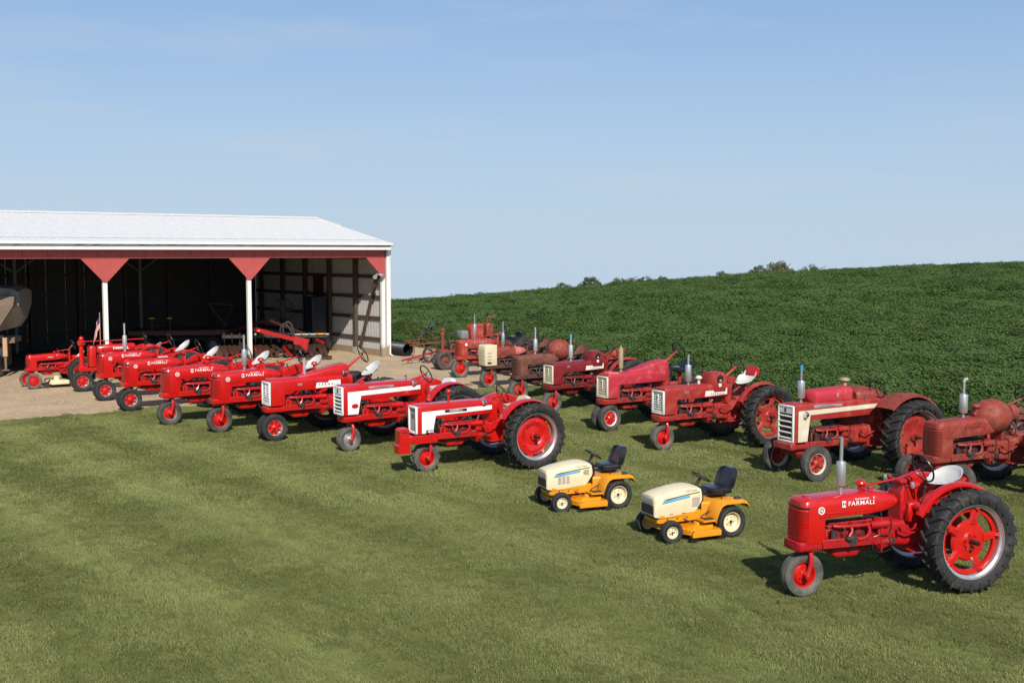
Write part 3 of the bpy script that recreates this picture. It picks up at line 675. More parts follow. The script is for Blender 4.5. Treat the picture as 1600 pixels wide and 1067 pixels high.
def engine(t, P2, zb=.0, dark='iron', x0=.30, x1=1.12):
    """block, head, manifold and the accessories hung on the side that faces the camera"""
    L = x1-x0; G = {'red': 'red_grime_shade', 'red_b': 'red_grime_shade', 'dull_red': 'dull_grime_shade', 'brown_red': 'dull_grime_shade', 'dark_red': 'dull_grime_shade', 'faded_orange': 'dull_grime_shade', 'rusty_red': 'dark_rust'}.get(P2, P2)  # G: engine tone with grease and painted bay shade
    b = MB(); b.box(((x0+x1)/2, 0, .77+zb), (L, .22, .32), 0, .015)
    for k in range(4): b.box((x0+.12+k*L*.24, -.118, .84+zb), (.10, .03, .20), 0, .01)
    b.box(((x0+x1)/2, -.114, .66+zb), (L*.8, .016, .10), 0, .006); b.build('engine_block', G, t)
    b = MB(); b.loft([rr(x0+.12, .08, .56+zb, .66+zb, .02, .03), rr(x0+.20, .10, .50+zb, .66+zb, .02, .05), rr(x0+.52, .10, .50+zb, .66+zb, .02, .05), rr(x0+.58, .09, .57+zb, .66+zb, .02, .03), rr(x1-.06, .08, .60+zb, .66+zb, .02, .02)]); b.build('oil_pan', P2, t)
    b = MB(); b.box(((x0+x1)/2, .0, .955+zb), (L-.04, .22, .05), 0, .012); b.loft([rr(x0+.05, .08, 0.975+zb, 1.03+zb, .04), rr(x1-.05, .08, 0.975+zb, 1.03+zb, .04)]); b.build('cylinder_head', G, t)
    b = MB(); y = -.155
    b.tube([(x0+.08, y, .985+zb), (x0+.16, y-.03, .975+zb), (x0+.55, y-.03, .965+zb), (x1-.12, y-.02, .98+zb)], .027, 9, smooth=1)
    for k in range(3): b.tube([(x0+.16+k*.24, -.10, .99+zb), (x0+.16+k*.24, y-.02, .975+zb)], .026, 8)
    b.tube([(x0+.36, y-.03, .96+zb), (x0+.36, y-.05, .90+zb), (x0+.30, y-.06, .83+zb)], .022, 8, smooth=1); b.tube([(x0+.62, y-.03, .97+zb), (x0+.66, y-.05, .88+zb), (x0+.58, y-.07, .80+zb), (x0+.44, y-.07, .78+zb)], .023, 8, smooth=2)
    b.build('manifold', 'iron' if P2 in ('dark_rust', 'rust') else 'red_cast' if P2.startswith('red') else P2, t)
    b = MB(); b.box((x0+.36, y-.055, .80+zb), (.11, .09, .09), 0, .015); b.cyl((x0+.36, y-.055, .70+zb), (x0+.36, y-.055, .77+zb), .045, n=12); b.cyl((x0+.26, y-.055, .80+zb), (x0+.31, y-.055, .80+zb), .03, n=10); b.build('carburetor', dark, t)
    b = MB(); b.cyl((x0+.68, y-.03, .96+zb), (x0+.94, y-.03, .96+zb), .060, n=16); b.cyl((x0+.66, y-.03, .96+zb), (x0+.68, y-.03, .96+zb), .055, n=16); b.ball((x0+.94, y-.03, .96+zb), (.03, .055, .055), n=12, m=6); b.build('generator', P2, t)
    b = MB(); b.cyl((x0+.08, y-.01, .72+zb), (x0+.08, y-.01, .90+zb), .045, n=14); b.cyl((x0+.08, y-.01, .90+zb), (x0+.08, y-.01, .925+zb), .035, n=12); b.build('oil_filter', 'iron' if P2 != 'red' else P2, t)
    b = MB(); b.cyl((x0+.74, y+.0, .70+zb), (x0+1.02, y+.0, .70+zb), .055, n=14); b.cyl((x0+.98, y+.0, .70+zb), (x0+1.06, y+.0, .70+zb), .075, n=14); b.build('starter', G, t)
    MB().tube([(x0+.66, y-.05, .78+zb), (x0+.80, y-.09, .83+zb), (x0+.95, y-.08, .80+zb), (x0+1.02, y-.06, .90+zb), (x0+.98, y-.05, 1.02+zb)], .009, 6, smooth=2).build('hose', 'black', t)
    MB().tube([(x0+.20, y-.03, 1.0+zb), (x0+.24, y-.08, .92+zb), (x0+.22, y-.09, .82+zb), (x0+.30, y-.09, .76+zb)], .008, 6, smooth=2).build('hose', 'black', t)
    MB().tube([(x0+.70, y-.07, .74+zb), (x0+.66, y-.09, .62+zb), (x0+.82, y-.08, .56+zb), (x0+1.0, y-.06, .60+zb)], .009, 6, smooth=2).build('hose', 'black', t)
    b = MB(); b.lathe([(x0-.06, 0), (x0-.06, .055), (x0-.05, .06), (x0-.03, .05), (x0-.015, .06), (x0, .055), (x0, 0)], (0, -.03, .92+zb), 'X', 16)
    for k in range(4):
        a = k*math.pi/2+.4; b.box((x0-.08, -.03+.12*math.cos(a), 1.0+zb+.12*math.sin(a)), (.012, .09 if k % 2 == 0 else .16, .16 if k % 2 == 0 else .09), 0, .004)
    b.build('fan', dark, t)
def driveline(t, P2, wb, rw, rt, x1=1.10):
    b = MB(); b.loft([rr(x1, .19, .60, 1.02, .10, .08), rr(x1+.10, .20, .58, 1.02, .10, .08), rr(x1+.30, .16, .62, .98, .09, .07), rr(wb-.62, .17, .60, .98, .06, .05)]); b.box((x1+.05, 0, .80), (.035, .43, .46), 0, .01); b.build('clutch_housing', P2, t)
    b = MB(); b.loft([rr(wb-.62, .19, .52, 1.0, .05, .05), rr(wb-.25, .21, .50, 1.04, .05, .05), rr(wb+.18, .21, .50, 1.02, .06, .06), rr(wb+.28, .17, .56, .96, .06, .06)]); b.box((wb-.1, 0, 1.05), (.5, .30, .06), 0, .012); b.build('transmission', P2, t)
    b = MB()
    b.cyl((wb, -rt+.02, rw), (wb, rt-.02, rw), .045, n=12)
    for s in (-1, 1):
        b.cyl((wb, s*.18, rw), (wb, s*.42, rw), .13, .085, 16); b.cyl((wb, s*.40, rw), (wb, s*(rt-.02), rw), .055, n=12)
        b.cyl((wb-.28, s*.20, .93), (wb-.28, s*.34, .93), .125, n=18); b.cyl((wb-.28, s*.34, .93), (wb-.28, s*.36, .93), .06, n=12)
    b.build('rear_axle', P2, t)
    b = MB(); b.bar((wb-.4, 0, .40), (wb+.55, 0, .40), .07, .035)
    for s in (-1, 1): b.bar((wb+.05, s*.15, .62), (wb+.35, s*.24, .40), .05, .02)
    b.bar((wb+.35, -.34, .40), (wb+.35, .34, .40), .06, .03); b.build('drawbar', P2, t)
    b = MB(); b.bar((wb-.75, -.30, .58), (wb-.15, -.30, .58), .18, .015)
    for s in (-1, 1): b.tube([(wb-.45, s*.26, .90), (wb-.70, s*.28, .80), (wb-.85, s*.27, .86)], .014, 7, smooth=1); b.box((wb-.87, s*.27, .88), (.03, .09, .06), 0, .006)
    b.build('pedal', P2, t)
    b = MB()
    for (xx, yy, dx, dz) in ((wb-.50, .0, -.10, .42), (wb-.40, -.12, .05, .36), (wb-.62, .14, -.16, .50)):
        b.tube([(xx, yy, 1.04), (xx+dx*.4, yy, 1.04+dz*.6), (xx+dx, yy, 1.04+dz)], .010, 6, smooth=1); b.ball((xx+dx, yy, 1.05+dz), .024, n=8, m=5)
    b.build('lever', 'iron', t)
def front_end(t, c, P2, xo=0.0):
    fr, fw = c['fr'], c['fw']; spec = (fr, fw, c.get('frim', fr*.60), c['fkind'], c['ftyre'], c['frimmat'], c['fcentre'])
    if c['front'] == 'single':
        front_wheel(t, xo, 0, fr, False, spec, c.get('steer', 0), spin=1.3)
        a = fw/2+.05; b = MB(); top = 2*fr+.045
        for s in (-1, 1): b.tube([(xo+.05, s*.02, top+.02), (xo+.05, s*a*.7, top+.01), (xo+.06, s*a, top-.10), (xo+.04, s*(a+.005), fr+.12), (xo, s*a, fr)], [.030, .034, .034, .032, .040], 9, smooth=2); b.cyl((xo, s*(a-.03), fr), (xo, s*(a+.025), fr), .045, n=14)
        b.cyl((xo+.05, 0, top-.02), (xo+.05, 0, c['fz']+.06), .055, n=14); b.build('fork', c.get('fork', P2), t)
    elif c['front'] == 'dual':
        for s in (-1, 1): front_wheel(t, xo, s*(fw/2+.055), fr, s > 0, spec, c.get('steer', 0), R(4)*(1 if s < 0 else 1)*(-1 if s < 0 else -1), spin=.4)
        b = MB(); b.tube([(xo+.05, 0, c['fz']+.06), (xo+.05, 0, fr+.10), (xo, 0, fr-.02)], [.075, .062, .055], 12); b.cyl((xo, -fw*.5-.05, fr), (xo, fw*.5+.05, fr), .035, n=10); b.build('pedestal', P2, t)
    else:
        yh = c.get('track', .62)
        for s in (-1, 1): front_wheel(t, xo, s*yh, fr, s > 0, spec, c.get('steer', 0), spin=.6*s)
        b = MB(); z = max(fr+.08, c['fz']-.16); b.bar((xo, -yh+.16, z), (xo, yh-.16, z), .08, .09)
        b.box((xo+.03, 0, (z+c['fz'])/2+.02), (.22, .22, c['fz']-z+.06), 0, .02); b.build('front_axle', P2, t)
        b = MB()
        for s in (-1, 1): b.cyl((xo, s*(yh-.14), fr-.06), (xo, s*(yh-.14), z+.10), .036, n=10); b.cyl((xo, s*(yh-.16), fr), (xo, s*(yh-.02), fr), .034, n=10)
        b.build('kingpin', P2, t)
        b = MB(); b.tube([(xo+.18, -yh+.14, fr+.05), (xo+.18, 0, fr+.12), (xo+.18, yh-.14, fr+.05)], .014, 7); b.bar((xo, -yh+.14, fr+.05), (xo+.18, -yh+.14, fr+.05), .04, .02); b.bar((xo, yh-.14, fr+.05), (xo+.18, yh-.14, fr+.05), .04, .02); b.build('tie_rod', P2, t)
def badge(t, x, y, z, s, r=.052, ring='letter_white'):
    b = MB(); b.lathe([(-.004, r), (.004, r), (.004, r*.74), (-.004, r*.74)], (x, y, z), 'Y', 26, closed=True); o = b.build('badge', ring, t)
    if s == 'solid': MB().lathe([(-.003, r*.80), (-.003, 0)], (x, y, z), 'Y', 22).build('disc', ring, o); lettering('H', r*.9, 'letter_black', o, (x, y-.006, z), .02)
    else: lettering(s, r*1.15, ring, o, (x, y-.003, z), .035)
    return o

def letter_body(t, c, P, P2):
    """rounded hood, wrap-round louvred grille and teardrop tank"""
    xf = -.14; zt = c.get('ztop', 1.38)
    b = MB(); b.loft([plan(z, xf+dx, .22, .215-dw, .10) for z, dx, dw in ((c['fz']+.08, .012, .006), (c['fz']+.12, 0, 0), (zt-.10, 0, 0), (zt-.03, .012, .012), (zt, .05, .04))])
    gr = b.build('radiator_shell', P, t)
    n = 14; ztop = zt-.13; zb = c['fz']+.14
    sl = MB(); pl = plan(0, xf-.016, .10, .230, .110); pl = [q for q in pl if q[0] < .085]
    pl = sorted([q for q in pl if q[1] > 0], key=lambda q: -q[0])+sorted([q for q in pl if q[1] <= 0], key=lambda q: q[0])
    hgt = (ztop-zb)/n*.42; vs = []
    for (x, y, z) in pl:
        k = 1-.020/max(.05, math.hypot(x-.05, y)); vs += [(x, y, 0), (x, y, hgt), (.05+(x-.05)*k*.97, y*k*.97, hgt*1.5)]
    fs = [(i*3+j, (i+1)*3+j, (i+1)*3+j+1, i*3+j+1) for i in range(len(pl)-1) for j in range(2)]
    sme = MB().add(vs, fs).mesh('louver', c.get('grille_mat', P), 30)
    for k in range(n): put('louver', sme, gr, (0, 0, zb+k*(ztop-zb)/n))
    b = MB(); q = plan(0, xf-.004, .05, .220, .105); q = [v for v in q if v[0] < .0]
    b.loft([[(x, y, zt-.125) for x, y, _ in q], [(x-.006, y*1.01, zt-.11) for x, y, _ in q], [(x, y, zt-.095) for x, y, _ in q]], cap=False); b.build('name_band', c.get('band', 'letter_black'), gr)
    hb = c.get('hoodb', 1.13); w = .225
    b = MB(); b.loft([rr(.12, w-.004, hb-.02, zt+.003, .10), rr(.22, w, hb-.015, zt+.012, .10), rr(.72, w+.004, hb, zt+.035, .10), rr(.98, w+.004, hb+.005, zt+.035, .10)])
    b.box((.30, -w-.001, hb+.05), (.02, .006, .14), 0, .002); hood = b.build('hood', P, t)
    b = MB(); b.loft([rr(.985, w+.002, hb+.008, zt+.032, .11, .03), rr(1.0, w+.008, hb+.006, zt+.038, .11, .03), rr(1.16, w+.004, hb+.015, zt+.028, .12, .04), rr(1.32, w-.025, hb+.03, zt+.0, .12, .06), rr(1.43, w-.07, hb+.055, zt-.035, .10, .06), rr(1.49, w-.12, hb+.085, zt-.075, .07, .05), rr(1.505, w-.16, hb+.12, zt-.11, .03, .03)], )
    tank = b.build('fuel_tank', c.get('tankmat', P), t)
    MB().cyl((1.12, .05, zt+.02), (1.12, .05, zt+.06), .045, n=14).build('filler_cap', c.get('tankmat', P), tank)
    MB().cyl((.02, 0, zt-.01), (.02, 0, zt+.03), .035, n=12).build('radiator_cap', P, t)
    MB().box((.60, -w-.006, hb+.055), (.80, .006, .012), 0, .002).build('side_trim', P, hood)
    b = MB()
    for q in (.20, .27, .60, .93): b.cyl((q, -w-.003, hb+.02), (q, -w-.009, hb+.02), .010, n=8)
    b.box((.985, 0, zt+.038), (.010, .30, .006), 1, .002); b.build('hood_bolt', [P, 'iron'], hood)
    if c.get('letters', True):
        lm_ = c.get('letter_mat', 'letter_white')
        lettering('FARMALL', .085, lm_, hood, (.79, -w-.006, hb+.165), .012, sx=1.15, space=1.15); lettering("M\u1d9cCORMICK".replace('\u1d9c', 'c'), .034, lm_, hood, (.79, -w-.005, hb+.222), .012, sx=1.2)
        q = MB(); q.box((.50, -w-.004, hb+.165), (.062, .006, .09), 0, .004); q.build('emblem', lm_, hood); lettering('H', .07, P, hood, (.50, -w-.009, hb+.165), .04, name='emblem_letter')
    if c.get('badge'): badge(hood, .14, -w-.004, hb+.10, c['badge'])
    # dash post, steering rod over the tank
    b = MB(); b.loft([rr(1.50, .13, .98, zt-.02, .03), rr(1.56, .13, .98, zt+.10, .03)]); b.box((1.54, 0, zt+.13), (.07, .26, .05), 0, .01); b.build('dash_post', P2, t)
    sx, sz = c.get('sw', (1.98, 1.66))
    b = MB(); b.tube([(.95, .0, zt+.09), (1.54, 0, zt+.16), (sx-.02, 0, sz-.01)], .016, 8); b.box((.95, 0, zt+.075), (.08, .09, .09), 0, .02); b.build('steering_rod', P2, t)
    steering_wheel(t, (sx, 0, sz), R(22), .21)
def engine_sides(t, c, P2):
    fz = c['fz']
    b = MB(); b.loft([rr(-.19, .16, fz-.02, fz+.10, .03, .03), rr(-.16, .20, fz-.03, fz+.11, .04, .04), rr(.20, .20, fz-.03, fz+.11, .03, .04), rr(.26, .19, fz-.02, fz+.11, .03, .03)]); b.build('front_bolster', P2, t)
    for s in (-1, 1): rail_mesh(.18, 1.12, s*.20, fz, fz+.125, P2).build('frame_rail', [P2, 'iron'], t)
def grille_box(t, c, P, P2, style):
    """hood with flat sides and a white barred grille"""
    xf = c.get('xf', -.10); zt = c.get('ztop', 1.40); W = c.get('gw', .225); G = c.get('gmat', 'white_paint'); zb = c['fz']+.13
    five = style == 'five'
    # hood
    x1 = c.get('x1', 1.62); hb = c.get('hoodb', 1.14)
    b = MB(); rad = .05 if five else .085
    b.loft([rr(xf+.02, W-.01, zb, zt-.02, rad*.6, .01), rr(xf+.05, W, zb, zt, rad, .01), rr(xf+.34, W, zb, zt+.005, rad, .01), rr(xf+.345, W, hb, zt+.005, rad, .01), rr(x1*.6, W+.004, hb+.005, zt+.02, rad, .01), rr(x1-.05, W+.002, hb+.015, zt+.015, rad, .02), rr(x1, W-.03, hb+.04, zt-.01, rad*.8, .03)])
    hood = b.build('hood', P, t)
    if c.get('wedge'):
        b = MB(); b.loft([rr(.62, .10, zt-.02, zt+.03, .03), rr(.9, .17, zt-.02, zt+.085, .05), rr(1.45, .20, zt-.04, zt+.22, .07), rr(1.78, .20, zt-.10, zt+.26, .07), rr(1.86, .15, zt-.14, zt+.22, .06)]); b.build('console', P, t)
    # grille
    g = MB(); zg0, zg1 = zb+.01, zt-(.07 if not five else .03)
    g.box((xf+.02, 0, (zg0+zg1)/2), (.03, 2*W-.05, zg1-zg0-.02), 0, .004); gr = g.build('grille', 'dull_silver' if c.get('fine') else 'letter_black', t)
    f = MB(); x = xf-.012; fwid = .045 if not five else .03
    for s in (-1, 1): f.box((x, s*(W-.028), (zg0+zg1)/2), (.05, fwid+.012, zg1-zg0), 0, .012)
    f.box((x, 0, zg1-.018), (.05, 2*W-.03, .05), 0, .012); f.box((x, 0, zg0+.018), (.05, 2*W-.03, .05), 0, .012)
    if five and not c.get('fine'): f.box((x, 0, zg1-.09), (.035, 2*W-.07, .16), 0, .012)
    f.build('grille_frame', G, gr)
    if five and c.get('fine'):
        sm = MB().box((0, 0, 0), (.018, .008, zg1-zg0-.06), 0, .003).mesh('grille_bar', 'silver', 0)
        for k in range(15): put('grille_bar', sm, gr, (xf+.002, (k-7)*.024, (zg0+zg1)/2))
        MB().box((xf-.012, 0, zg1-.20), (.012, .05, .09), 0, .01).build('emblem', 'iron', gr)
    elif five:
        sm = MB().box((0, 0, 0), (.05, 2*W-.07, .034), 0, .012).mesh('grille_bar', G, 0)
        for k in range(5): put('grille_bar', sm, gr, (xf-.010, 0, zg0+.085+k*(zg1-zg0-.24)/4.6))
        MB().box((xf-.034, 0, zg1-.09), (.012, .05, .08), 0, .01).build('emblem', 'iron', gr)
    else:
        sm = MB().box((0, 0, 0), (.034, 2*W-.10, .041), 0, .008).mesh('grille_bar', G, 0)
        for k in range(8): put('grille_bar', sm, gr, (xf-.006, 0, zg0+.065+k*(zg1-zg0-.115)/7.4))
        MB().box((xf-.012, 0, (zg0+zg1)/2+.06), (.040, .05, (zg1-zg0)*.50), 0, .01).build('centre_bar', G, gr); MB().cyl((xf-.038, 0, zg1-.14), (xf-.03, 0, zg1-.14), .018, n=10).build('emblem', 'iron', gr)
    # painted side sheets
    S = c.get('smat', 'letter_white'); y0, y1 = -W-.007, -W-.001
    if five:
        xs = xf+.10
        for sgn in (1, -1):
            b = MB(); b.prism([(xs, zb+.02), (xs, zt-.14), (x1-.06, zt-.10), (x1-.06, zt-.19), (xs+.32, zt-.235), (xs+.25, zb+.02)], sgn*y0, sgn*y1); b.build('side_panel', S, hood, angle=0)
    else:
        b = MB(); xa, xb = (1.02, 1.66) if not c.get('wedge') else (.98, 1.60)
        b.prism([(xa, hb+.03), (xa+.02, hb+.155), (xb*.5+xa*.5, hb+.155), (xb*.5+xa*.5+.02, hb+.19), (xb, hb+.195), (xb, hb+.055)], y0-.002, y1) if not c.get('noplate') else None
        if not c.get('noplate'): b.build('side_panel', S, hood, angle=0)
    return hood

TRACTOR_PARTS = dict(kind='letter', P='red', P2='red_b', front='single', fr=.31, fw=.17, fkind='disc', ftyre='tyre_old', frimmat='red', fcentre='red', fz=.69, rw=.73, W=.30, rt=.78, wb=2.27,
                     rtyre='tyre', rrim='silver', rcentre='red', centre='cast', seat='pan', seatmat='seat_white', fender=('clam', 'red'))
def tractor(name, label, pos, head, **kw):
    c = dict(TRACTOR_PARTS); c.update(kw); P, P2 = c['P'], c['P2']
    t = thing(name, label, 'tractor', (pos[0], pos[1], 0), R(head), c.get('group'), c.get('scale', 1))
    wb, rw, rt, W = c['wb'], c['rw'], c['rt'], c['W']
    front_end(t, c, P2); engine_sides(t, c, P2); engine(t, P2); driveline(t, P2, wb, rw, rt)
    spec = (rw, W, c.get('rrimr', rw-.20), c['centre'], c['rtyre'], c['rrim'], c['rcentre'])
    rear_wheel(t, wb, -rt, rw, False, spec, c.get('spin', .2)); rear_wheel(t, wb, rt, rw, True, spec, .5)
    if c['kind'] == 'letter':
        letter_body(t, c, P, P2)
    elif c['kind'] in ('three', 'five'):
        hood = grille_box(t, c, P, P2, c['kind'])
        zt = c.get('ztop', 1.40); x1 = c.get('x1', 1.62)
        sx, sz = c.get('sw', (2.02, 1.72))
        b = MB(); b.tube([(x1-.25, 0, zt-.05), (sx-.02, 0, sz-.01)], [.05, .022], 10); b.build('steering_column', P2, t); steering_wheel(t, (sx, 0, sz), R(25), .215)
        b = MB(); b.loft([rr(x1-.10, .19, .98, zt-.03, .04), rr(x1+.08, .19, .98, zt-.01, .04)]); b.build('instrument_panel', P2, t)
    if c['seat'] == 'pan': pan_seat(t, c.get('seatx', wb+.10), c.get('seatz', 1.42), c['seatmat'], P2, c.get('tilt', 24))
    else: cushion_seat(t, c.get('seatx', wb+.05), c.get('seatz', 1.18), c['seatmat'], c.get('backmat', c['seatmat']), P2)
    fk = c['fender']
    if fk:
        for s in (-1, 1):
            if fk[0] == 'clam': fender(t, wb, rw, rw, s*(rt-W*.5-.15), s*(rt-W*.5-.01), 35, 152, fk[1], .03)
            elif fk[0] == 'crown': fender(t, wb, rw, rw, s*(rt-W*.5-.26), s*(rt-W*.5+.02), 22, 150, fk[1], .035, True, .02)
            elif fk[0] == 'wide': fender(t, wb-.05, rw, rw, s*(rt-W*.5-.24), s*(rt+W*.12), 28, 136, fk[1], .11, True, .05)
    if c.get('muffler'): muffler(t, *c['muffler'][:3], c['muffler'][3], **c.get('mufkw', {}))
    if c.get('pre'): precleaner(t, *c['pre'])
    if c.get('lamps'):
        for s in (-1, 1): head_lamp(t, 1.62, s*.30, 1.50, c['lamps']); MB().tube([(1.58, s*.12, 1.44), (1.64, s*.30, 1.46)], .012, 6).build('lamp_bracket', P2, t)
    return t, c
# ------------------------------------------------------------------ the front row: restored tractors
GL = 'restored bright red tractors parked in the front row'; GR = 'worn tractors parked in the row by the crop'
sil = dict(frimmat='silver')
# nearest tractor
t, c = tractor('farm_tractor', 'nearest bright red tractor with single front wheel, tall silver muffler and pan seat', (4.01, 15.22), 19.0, group=GL, badge='H', seatz=1.46, tilt=11, rt=.62, rw=.735, ftyre='tyre_dusty',
               muffler=(.60, 0, 1.41, 'silver'), mufkw=dict(pipe=.34, body=.33, r=.068), pre=(.93, .0, 1.42, .07, 'red', 1.15), lamps='red', fork='red', wb=2.28, fw=.18)
b = MB(); b.cyl((1.66, -.26, 1.18), (1.66, -.40, 1.18), .05, n=12); b.box((1.66, -.2, 1.10), (.20, .10, .28), 0, .02); b.build('tool_box', 'red', t)
# narrow tractor with black name strip
t, c = tractor('farm_tractor', 'bright red tractor with fine white mesh grille and black name strip on white side panel', (-1.88, 24.07), 30.0, group=GL, kind='five', fine=True, scale=1.03, xf=-.27, gw=.20, rt=.93, rw=.71, W=.33, centre='disc', fkind='lug', ftyre='tyre_dusty', fr=.30, fw=.22,
               gmat='white_paint', ztop=1.43, x1=1.55, hoodb=1.13, seat='cushion', seatmat='cream', backmat='cream', fender=('crown', 'red'), sw=(1.86, 1.52), pre=(.55, 0, 1.43, .20, 'red', .95), wb=2.12, fork='red', P2='red')
b = MB(); b.box((.62, -.214, 1.275), (.52, .006, .055), 0, .003); b.build('name_strip', 'letter_black', t); lettering('FARMALL', .05, 'letter_white', t, (.62, -.222, 1.275), .02, sx=1.2, space=1.3)
b = MB(); b.box((.02, -.214, .87), (.20, .006, .07), 0, .003); b.build('number_plate', 'letter_black', t); lettering('404', .07, 'letter_white', t, (.02, -.222, .87), .02, sx=1.3)
b = MB(); b.box((-.40, 0, .72), (.16, .46, .16), 0, .015); b.box((-.10, -.22, .72), (.56, .05, .18), 0, .01); b.box((-.10, .22, .72), (.56, .05, .18), 0, .01); b.build('bumper', 'red', t)
b = MB(); b.prism([(-.72, .46), (-.73, .62), (-.70, .66), (-.70, .94), (-.66, .98), (-.50, .98), (-.48, .94), (-.48, .66), (-.46, .62), (-.47, .46)], -.26, -.02); b.box((-.59, -.265, .91), (.12, .012, .035), 1, .005); b.box((-.59, -.263, .72), (.14, .01, .18), 0, .004); b.build('front_weight', ['red', 'iron'], t, angle=0)
head_lamp(t, 1.30, -.245, 1.40, 'chrome', .05)
# its neighbour with five-bar grille
t, c = tractor('farm_tractor', 'bright red tractor with white side stripe, barred white grille and round red side badge', (-3.90, 26.51), 35.0, group=GL, kind='five', scale=1.09, xf=-.22, gw=.22, rt=.84, rw=.69, W=.31, centre='disc', fr=.275, fw=.18, ftyre='tyre_dusty', frimmat='silver', fcentre='silver',
               ztop=1.47, x1=1.75, seat='cushion', seatmat='white_paint', backmat='white_paint', fender=('crown', 'red'), sw=(1.98, 1.58), wb=2.30, fork='red', P2='red')
b = MB(); b.lathe([(-.003, .055), (-.003, 0)], (0, 0, 0), 'Y', 20); o = b.build('badge', 'red', t, (.05, -.230, 1.02)); o.scale = (1.5, 1, .9)
b = MB(); b.box((.70, -.228, 1.40), (.62, .008, .05), 0, .003); b.build('name_strip', 'dull_silver', t); lettering('FARMALL', .042, 'letter_black', t, (.70, -.236, 1.40), .01, sx=1.6, space=1.3)
head_lamp(t, 1.52, -.27, 1.44, 'chrome', .055); MB().cyl((.35, 0, 1.46), (.35, 0, 1.53), .045, n=14).build('radiator_cap', 'red', t)
# raised console and white name plate
t, c = tractor('farm_tractor', 'bright red tractor with white louvred grille, paired front wheels and long white name plate', (-6.05, 28.05), 33.0, group=GL, kind='three', front='dual', wedge=True, scale=1.10, xf=-.12, gw=.24, rt=.80, rw=.70, W=.31, fr=.315, fw=.16, fkind='spoke', ftyre='tyre', frimmat='silver',
               ztop=1.43, x1=1.85, seatz=1.46, seatx=2.55, sw=(2.30, 1.88), wb=2.42, fender=None, pre=(1.05, .0, 1.52, .17, 'red', 1.1), P2='red')
MB().cyl((.80, 0, 1.42), (.80, 0, 1.86), .032, n=12).build('exhaust_pipe', 'dull_silver', t)
lettering('FARMALL', .075, 'letter_black', t, (1.30, -.256, 1.245), .0, sx=1.1, space=1.6); lettering('M\u00b7CORMICK', .03, 'letter_black', t, (1.20, -.256, 1.29), .0); lettering('400', .075, 'dull_silver', t, (.58, -.250, 1.28), .015, shear=.3); head_lamp(t, 1.70, -.30, 1.50, 'chrome', .05)
# four rounded tractors
t, c = tractor('farm_tractor', 'bright red tractor with single front wheel, silver muffler and white M badge', (-7.73, 29.38), 34.0, group=GL, badge='M', scale=1.15, fr=.30, rw=.68, W=.27, muffler=(.62, 0, 1.41, 'silver'), mufkw=dict(pipe=.34, body=.36), pre=(1.02, .0, 1.42, .17, 'red', 1.2), rt=.85, ftyre='tyre_old', fork='red', P2='red')
t, c = tractor('farm_tractor', 'bright red tractor with single front wheel and ball air cleaner, no muffler', (-9.42, 30.59), 35.0, group=GL, badge='M', scale=1.15, fr=.295, rw=.68, W=.27, pre=(.98, .0, 1.42, .12, 'red', 1.3), rt=.80, frimmat='silver', ftyre='tyre_old', fork='red', P2='red')
t, c = tractor('farm_tractor', 'bright red tractor with paired front wheels standing at the edge of the gravel', (-11.5, 33.45), 34.0, group=GL, badge='H', front='dual', fr=.31, fw=.155, rw=.69, fkind='spoke', frimmat='silver', ftyre='tyre', scale=1.09, P2='red')
b = MB(); b.box((.95, -.02, 1.44), (.26, .10, .02), 0, .004); b.build('name_strip', 'letter_white', t)
t, c = tractor('farm_tractor', 'bright red tractor with paired front wheels and silver muffler on the gravel', (-13.08, 35.75), 34.0, group=GL, badge='H', front='dual', fr=.30, fw=.15, rw=.68, scale=1.10, fkind='spoke', frimmat='silver', ftyre='tyre', muffler=(.62, 0, 1.41, 'dull_silver'), mufkw=dict(pipe=.36, body=.36), rt=.72, P2='red')

